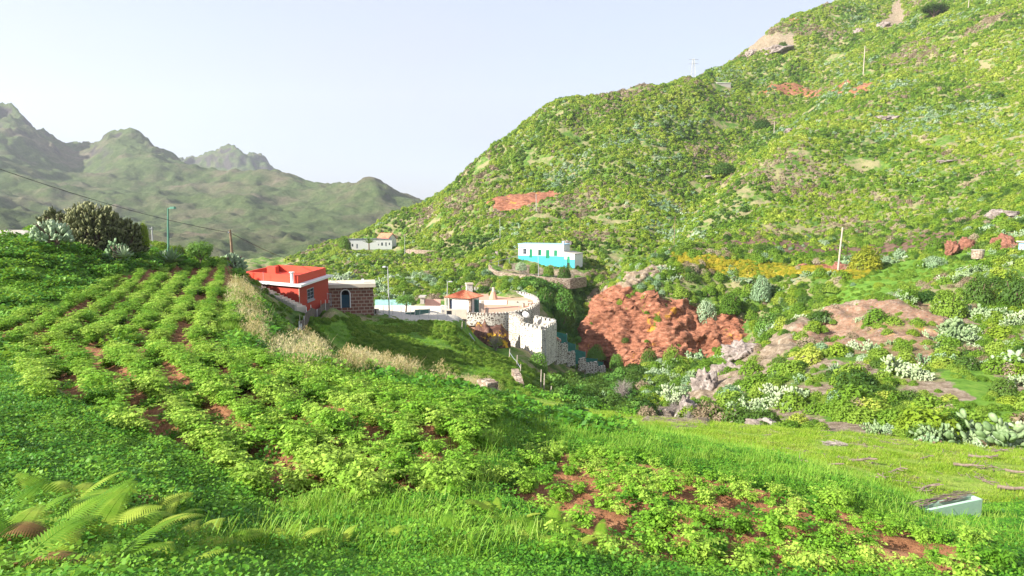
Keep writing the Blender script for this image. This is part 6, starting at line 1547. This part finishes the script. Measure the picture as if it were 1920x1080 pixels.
GL = [(1300, 1352, 690, 740, 52, 'pale grey crag high on the left edge of the spur'), (1268, 1318, 738, 790, 42, 'pale grey crag low on the left edge of the spur'), (1332, 1400, 668, 712, 58, 'grey crag on the sloping spur ridge'), (1360, 1430, 640, 668, 64, 'light rock slab on the spur ridge'), (1370, 1400, 765, 800, 34, 'small grey rock above the meadow'), (1420, 1450, 715, 735, 46, 'grey stone among the prickly pears'), (1500, 1560, 745, 780, 39, 'dark-faced rock low on the spur'),
      (1580, 1612, 742, 768, 38, 'pale rock beside the prickly pears'), (1400, 1470, 780, 806, 32, 'flat pale rock at the meadow edge'), (1600, 1640, 655, 690, 53, 'grey stone under the tan rock face'), (1640, 1690, 615, 660, 57, 'jutting stone of the tan rock face'), (1530, 1590, 585, 612, 66, 'rock along the slanting grey path'), (1470, 1520, 598, 630, 67, 'rock at the top end of the slanting grey path'), (1240, 1262, 765, 790, 45, 'small pale rock in the gully mouth'),
      (1420, 1500, 62, 96, 336, 'pale rock outcrop on the skyline'), (1396, 1425, 78, 102, 339, 'rounded skyline rock left of the pale outcrop'), (1470, 1492, 233, 246, 228, 'white boulder in the fold of the hill'), (1640, 1675, 20, 50, 300, 'grey crag near the top of the hill'), (1600, 1622, 38, 62, 320, 'dark crag left of the upper grey crag'),
      (1050, 1080, 440, 460, 148, 'pale rock above the blue and white house'), (1740, 1800, 290, 305, 170, 'pale stones on the right hillside'), (1640, 1700, 205, 222, 205, 'grey stones on the upper right hillside'), (1855, 1920, 388, 412, 108, 'pale rock at the right edge of the hillside'), (1300, 1345, 318, 334, 205, 'tan outcrop in the lower fold of the hill'), (920, 945, 464, 480, 140, 'pink rock left of the blue and white house')]
for i, (a, b, c, d, D_, lb) in enumerate(GL): rock(a, b, c, d, D_, 'g', lb, i)
for i, (a, b, c, d, D_, lb) in enumerate([(1775, 1800, 448, 470, 97, 'red rock spike at the back of the green terrace'), (1800, 1832, 440, 468, 98, 'red and grey rocks behind the green terrace'), (1860, 1900, 425, 470, 96, 'red rock by the edge hut'), (1880, 1912, 440, 474, 93, 'round red boulder by the edge hut'), (1560, 1600, 488, 510, 101, 'red earth mound at the end of the flowers')]): rock(a, b, c, d, D_, 'r', lb, i)
# heaps of loose red stones on the terrace
def heap(px0, px1, py, D_, n, label):
    c = P((px0 + px1) / 2, py, D_); rx = (px1 - px0) / 2 / F * D_; r = np.random.RandomState(int(px0)); bm = bmesh.new()
    for i in range(n):
        a, q = r.uniform(0, 6.28), math.sqrt(r.uniform(0, 1)); s_ = r.uniform(.12, .28)
        mt = Matrix.Translation((math.cos(a) * q * rx, math.sin(a) * q * rx * .6, (1 - q) * .45 * r.uniform(.4, 1.1))) @ Matrix.Rotation(r.uniform(0, 6), 4, Vector(r.normal(size=3))) @ Matrix.Diagonal((s_, s_ * .8, s_ * .6, 1))
        bmesh.ops.create_icosphere(bm, subdivisions=1, radius=1, matrix=mt)
    me = bpy.data.meshes.new('stones'); bm.to_mesh(me); bm.free(); me.materials.append(MR_R)
    o = link('stone_heap', me); o.location = c; tag(o, label, 'stone heap', 'heaps of red stones on the terrace')
heap(1642, 1676, 535, 88, 90, 'small heap of red stones at the left of the terrace'); heap(1685, 1752, 533, 85, 200, 'long heap of red stones on the terrace edge'); heap(1795, 1840, 505, 84, 120, 'heap of red stones on the upper terrace')
q = P(1833, 481, 90); ts = root('stone_tank', q, 'small round grey stone tank on the green terrace', 'tank'); MB().tube([q - Vector((0, 0, .3)), q + Vector((0, 0, .9))], .75, .8, 14).build('drum', W_DRYST, ts); MB().tube([q + Vector((0, 0, .91)), q + Vector((0, 0, 1.0))], .85, .85, 14).build('lid', W_CONC, ts)

# branches lying in the meadow
def branch_mesh(seed, L=1.0):
    r = np.random.RandomState(seed); pts = [np.array([L * t, .12 * L * math.sin(t * 3 + seed) + r.normal() * .02, .04 + .05 * L * math.sin(t * 3.1) + r.uniform(0, .02)]) for t in np.linspace(-.5, .5, 8)]
    parts = [tube_np(pts, .045 * L, .02 * L, 6)]
    for i in (2, 4, 5):
        b = pts[i]; d = unit(np.array([r.uniform(.2, 1), r.choice([-1, 1]) * r.uniform(.4, 1), r.uniform(0, .3)])); parts.append(tube_np([b, b + d * .15 * L, b + d * .3 * L + [0, 0, .02]], .02 * L, .007 * L, 5))
    return mesh_np('branch', *join(parts), MBR)
MBR = plain('fallen_branch_bark', (.20, .15, .12), .9, .4, 12, .6)
BR = [branch_mesh(i) for i in range(5)]
BL = [(1617, 869, 45, .5, 'forked fallen branch right of the stick pile at the meadow back'), (1683, 889, 36, .0, 'short straight branch in the middle of the meadow'), (1740, 925, 55, -.5, 'hooked fallen branch in the lower meadow'), (1816, 879, 42, .35, 'dark fallen branch sloping to the right in the meadow'), (1842, 861, 42, .2, 'thin fallen branch near the back right of the meadow'), (1871, 851, 32, .3, 'small fallen branch farthest back on the right'),
      (1490, 877, 46, .05, 'thin low branch at the left of the meadow'), (1560, 880, 40, -.1, 'dark low branch left of the forked one'), (1912, 892, 40, .6, 'branch at the right edge of the meadow'), (1905, 921, 55, .15, 'long branch low at the right edge of the meadow'), (1738, 862, 24, .1, 'tiny branch in the far meadow'), (1475, 862, 14, .7, 'stub of wood at the left of the meadow'), (1620, 902, 44, .35, 'thin branch beside the stick pile'), (1800, 943, 36, .3, 'twig pile in the lower meadow')]
for i, (px, py, w_, rz_, lb) in enumerate(BL):
    h_ = hit(px, py, 13.2); L_ = w_ / F * h_.y * 1.1; thing_mesh('fallen_branch', BR[i % 5], h_ + Vector((0, 0, .06)), (L_, L_ * 1.2, L_ * 1.6), -rz_, lb, 'branch', 'branches scattered over the meadow')
x, y = sample(9000, 13, 30, -.05, .95); k = mk('meadow', x, y) & (fbm(x / 2, y / 2, o=3) > .18); x, y = x[k][:700], y[k][:700]; z, px, py = look(x, y)
ME['twiglet'] = BR[:3]
scatter_object('twig_litter', 'twiglet', np.stack([x, y, z + .01], 1), rs.uniform(.12, .4, len(x)), 'small twigs littering the meadow', 'twigs')
def stickpile(px, py, D_, wpx, label, seed):
    r = np.random.RandomState(seed); h_ = hit(px, py, D_ - 3); w_ = wpx / F * h_.y; parts = []
    for i in range(90):
        a = r.normal(0, .35) - .3; c = np.array([r.uniform(-.3, .3) * w_, r.uniform(-.25, .25) * w_ * .6, r.uniform(.01, .16) * w_]); d = np.array([math.cos(a), math.sin(a), r.normal() * .08]) * w_ * r.uniform(.15, .35)
        parts.append(tube_np([c - d, c + r.normal(size=3) * .01, c + d], .011, .007, 4))
    o = link('stick_pile', mesh_np('sticks', *join(parts), MDEAD)); o.location = h_ + Vector((0, 0, .0)); tag(o, label, 'stick pile', 'stick piles on the meadow')
stickpile(1578, 918, 14.5, 68, 'larger pile of pale dry sticks at the front edge of the meadow', 3); stickpile(1566, 836, 22, 42, 'smaller pile of sticks at the far edge of the meadow', 4)
stickpile(1262, 834, 14, 26, 'little whitish heap of dry stalks at the rim of the lower field', 5)
# pale green trough
q0, q1 = P(1702, 985, 10.6), P(1834, 994, 11.2); f_ = Fr((q0.x, q0.y, 0), q1 - q0); L = (q1 - q0).length; z1 = P(1702, 965, 10.6).z
tr = root('water_trough', q0, 'pale green concrete trough with dry brush on it at the front of the meadow', 'trough')
m = MB(); m.box(f_, 0, L, 0, .06, z1 - .7, z1); m.box(f_, 0, L, .16, .22, z1 - .7, z1); m.box(f_, 0, .06, .06, .16, z1 - .7, z1); m.box(f_, L - .06, L, .06, .16, z1 - .7, z1); m.build('basin', paint('pale_green_render', (.42, .62, .45), .8, .3, (.4, .45, .3)), tr)
MB().box(f_, .06, L - .06, .06, .16, z1 - .12, z1 - .06).build('fill', MBARK, tr)
parts = []
r = np.random.RandomState(9)
for i in range(50):
    c = np.array(f_.p(r.uniform(.1, L - .1), r.uniform(.1, .35), z1 + r.uniform(0, .04))); d = np.array(f_.a) * r.uniform(.1, .35) + r.normal(size=3) * .02; parts.append(tube_np([c - d, c + d], .009, .006, 4))
tag(link('dry_brush', mesh_np('brush', *join(parts), MBR)), 'dry brown brush lying along the pale green trough', 'brush')
# ferns in the foreground
def fern(px, py, D_, s_, n, label, kinds_=(0, 1, 2), lift=.15):
    c = P(px, py, D_); gzv = float(gz(c.x, c.y)); base = Vector((c.x, c.y, gzv - .02))
    r_ = root('fern', base, label, 'fern', 'ferns in the foreground')
    a0 = rnd.uniform(0, 6.28)
    for i in range(n):
        o = link('frond', ME['frond'][kinds_[i % len(kinds_)]], r_); o.rotation_euler = (rnd.gauss(0, .15), rnd.uniform(-.25, .35), a0 + i * 6.28 / n + rnd.uniform(-.3, .3)); q = s_ * rnd.uniform(.75, 1.15); o.scale = (q, q, q); o.location = (0, 0, lift * rnd.uniform(0, 1.2))
    MB().tube([base - Vector((0, 0, .1)), base + Vector((.01, 0, lift * 1.3))], .012, .008, 5).build('stalk', ML['fernbrown'], r_)
FR = [(30, 1110, 2.4), (110, 1120, 2.5), (200, 1110, 2.7), (290, 1110, 3.0), (-10, 1040, 3.0), (170, 1030, 3.6), (20, 1075, 2.9), (90, 1060, 3.1), (170, 1075, 3.2), (60, 1010, 3.7), (140, 1000, 3.9), (215, 990, 4.3), (255, 960, 4.9), (250, 1050, 3.7), (320, 1075, 4.0), (300, 1000, 4.7), (10, 985, 4.0), (380, 1060, 4.5), (205, 925, 5.3), (120, 950, 4.6),
      (410, 1090, 4.4), (545, 1070, 4.8), (640, 1085, 4.9), (720, 1060, 5.1), (830, 1050, 5.4), (900, 1065, 5.3), (960, 1020, 6.2), (1020, 1040, 6.0), (1070, 1070, 5.8), (1000, 1075, 5.5), (930, 1000, 6.6), (870, 1090, 5.1), (1120, 1085, 6.0)]
WH = ['cut by the bottom edge at the far left', 'cut by the bottom edge, second from the left', 'cut by the bottom edge, third from the left', 'cut by the bottom edge, fourth from the left', 'cut by the left edge near the bottom', 'in the front of the left fern patch', 'at the extreme lower left corner', 'second from the lower left corner', 'third along the bottom left', 'above the lower left corner', 'in the bright fern patch on the left', 'at the top of the left fern patch', 'with a tall raised frond on the left bank', 'low in the left fern patch', 'at the right foot of the left fern patch', 'in the middle of the left fern patch', 'at the left edge above the corner', 'right of the left fern patch', 'highest on the left bank', 'behind the left fern patch',
      'at the bottom left of centre', 'low at the bottom, left of centre', 'low at the bottom centre', 'just left of the brown fern patch', 'beside the withered fronds', 'at the bottom centre right of the withered fronds', 'at the top of the centre fern patch', 'in the bright centre fern patch', 'at the right of the centre fern patch', 'at the foot of the centre fern patch', 'by the path between the fields', 'at the very bottom centre', 'at the corner of the lower field']
for i, ((px, py, D_), w_) in enumerate(zip(FR, WH)):
    fern(px, py, D_, rnd.uniform(.45, .72) * (.85 if i > 19 else 1), 8, 'yellow-green fern ' + w_, (0, 1, 2) if i % 4 else (0, 3, 1))
# ------------------------------------------------------------ air
hz = bpy.data.materials.new('haze_air'); hz.use_nodes = True; t = hz.node_tree; t.nodes.clear()
v = t.nodes.new('ShaderNodeVolumePrincipled'); v.inputs['Color'].default_value = (.86, .91, 1.0, 1); v.inputs['Density'].default_value = 0.00017; v.inputs['Anisotropy'].default_value = 0.2
ou = t.nodes.new('ShaderNodeOutputMaterial'); t.links.new(v.outputs[0], ou.inputs['Volume'])
bx = MB().box(Fr((0, 0, 0), (1, 0)), -3400, 3400, -310, 3000, -221, 560).build('haze', hz); tag(bx, 'thin pale blue haze filling the valley', 'haze', kind='stuff')

for o in bpy.data.objects:
    if o.parent is None and 'category' in o and 'kind' not in o: o['kind'] = 'thing'
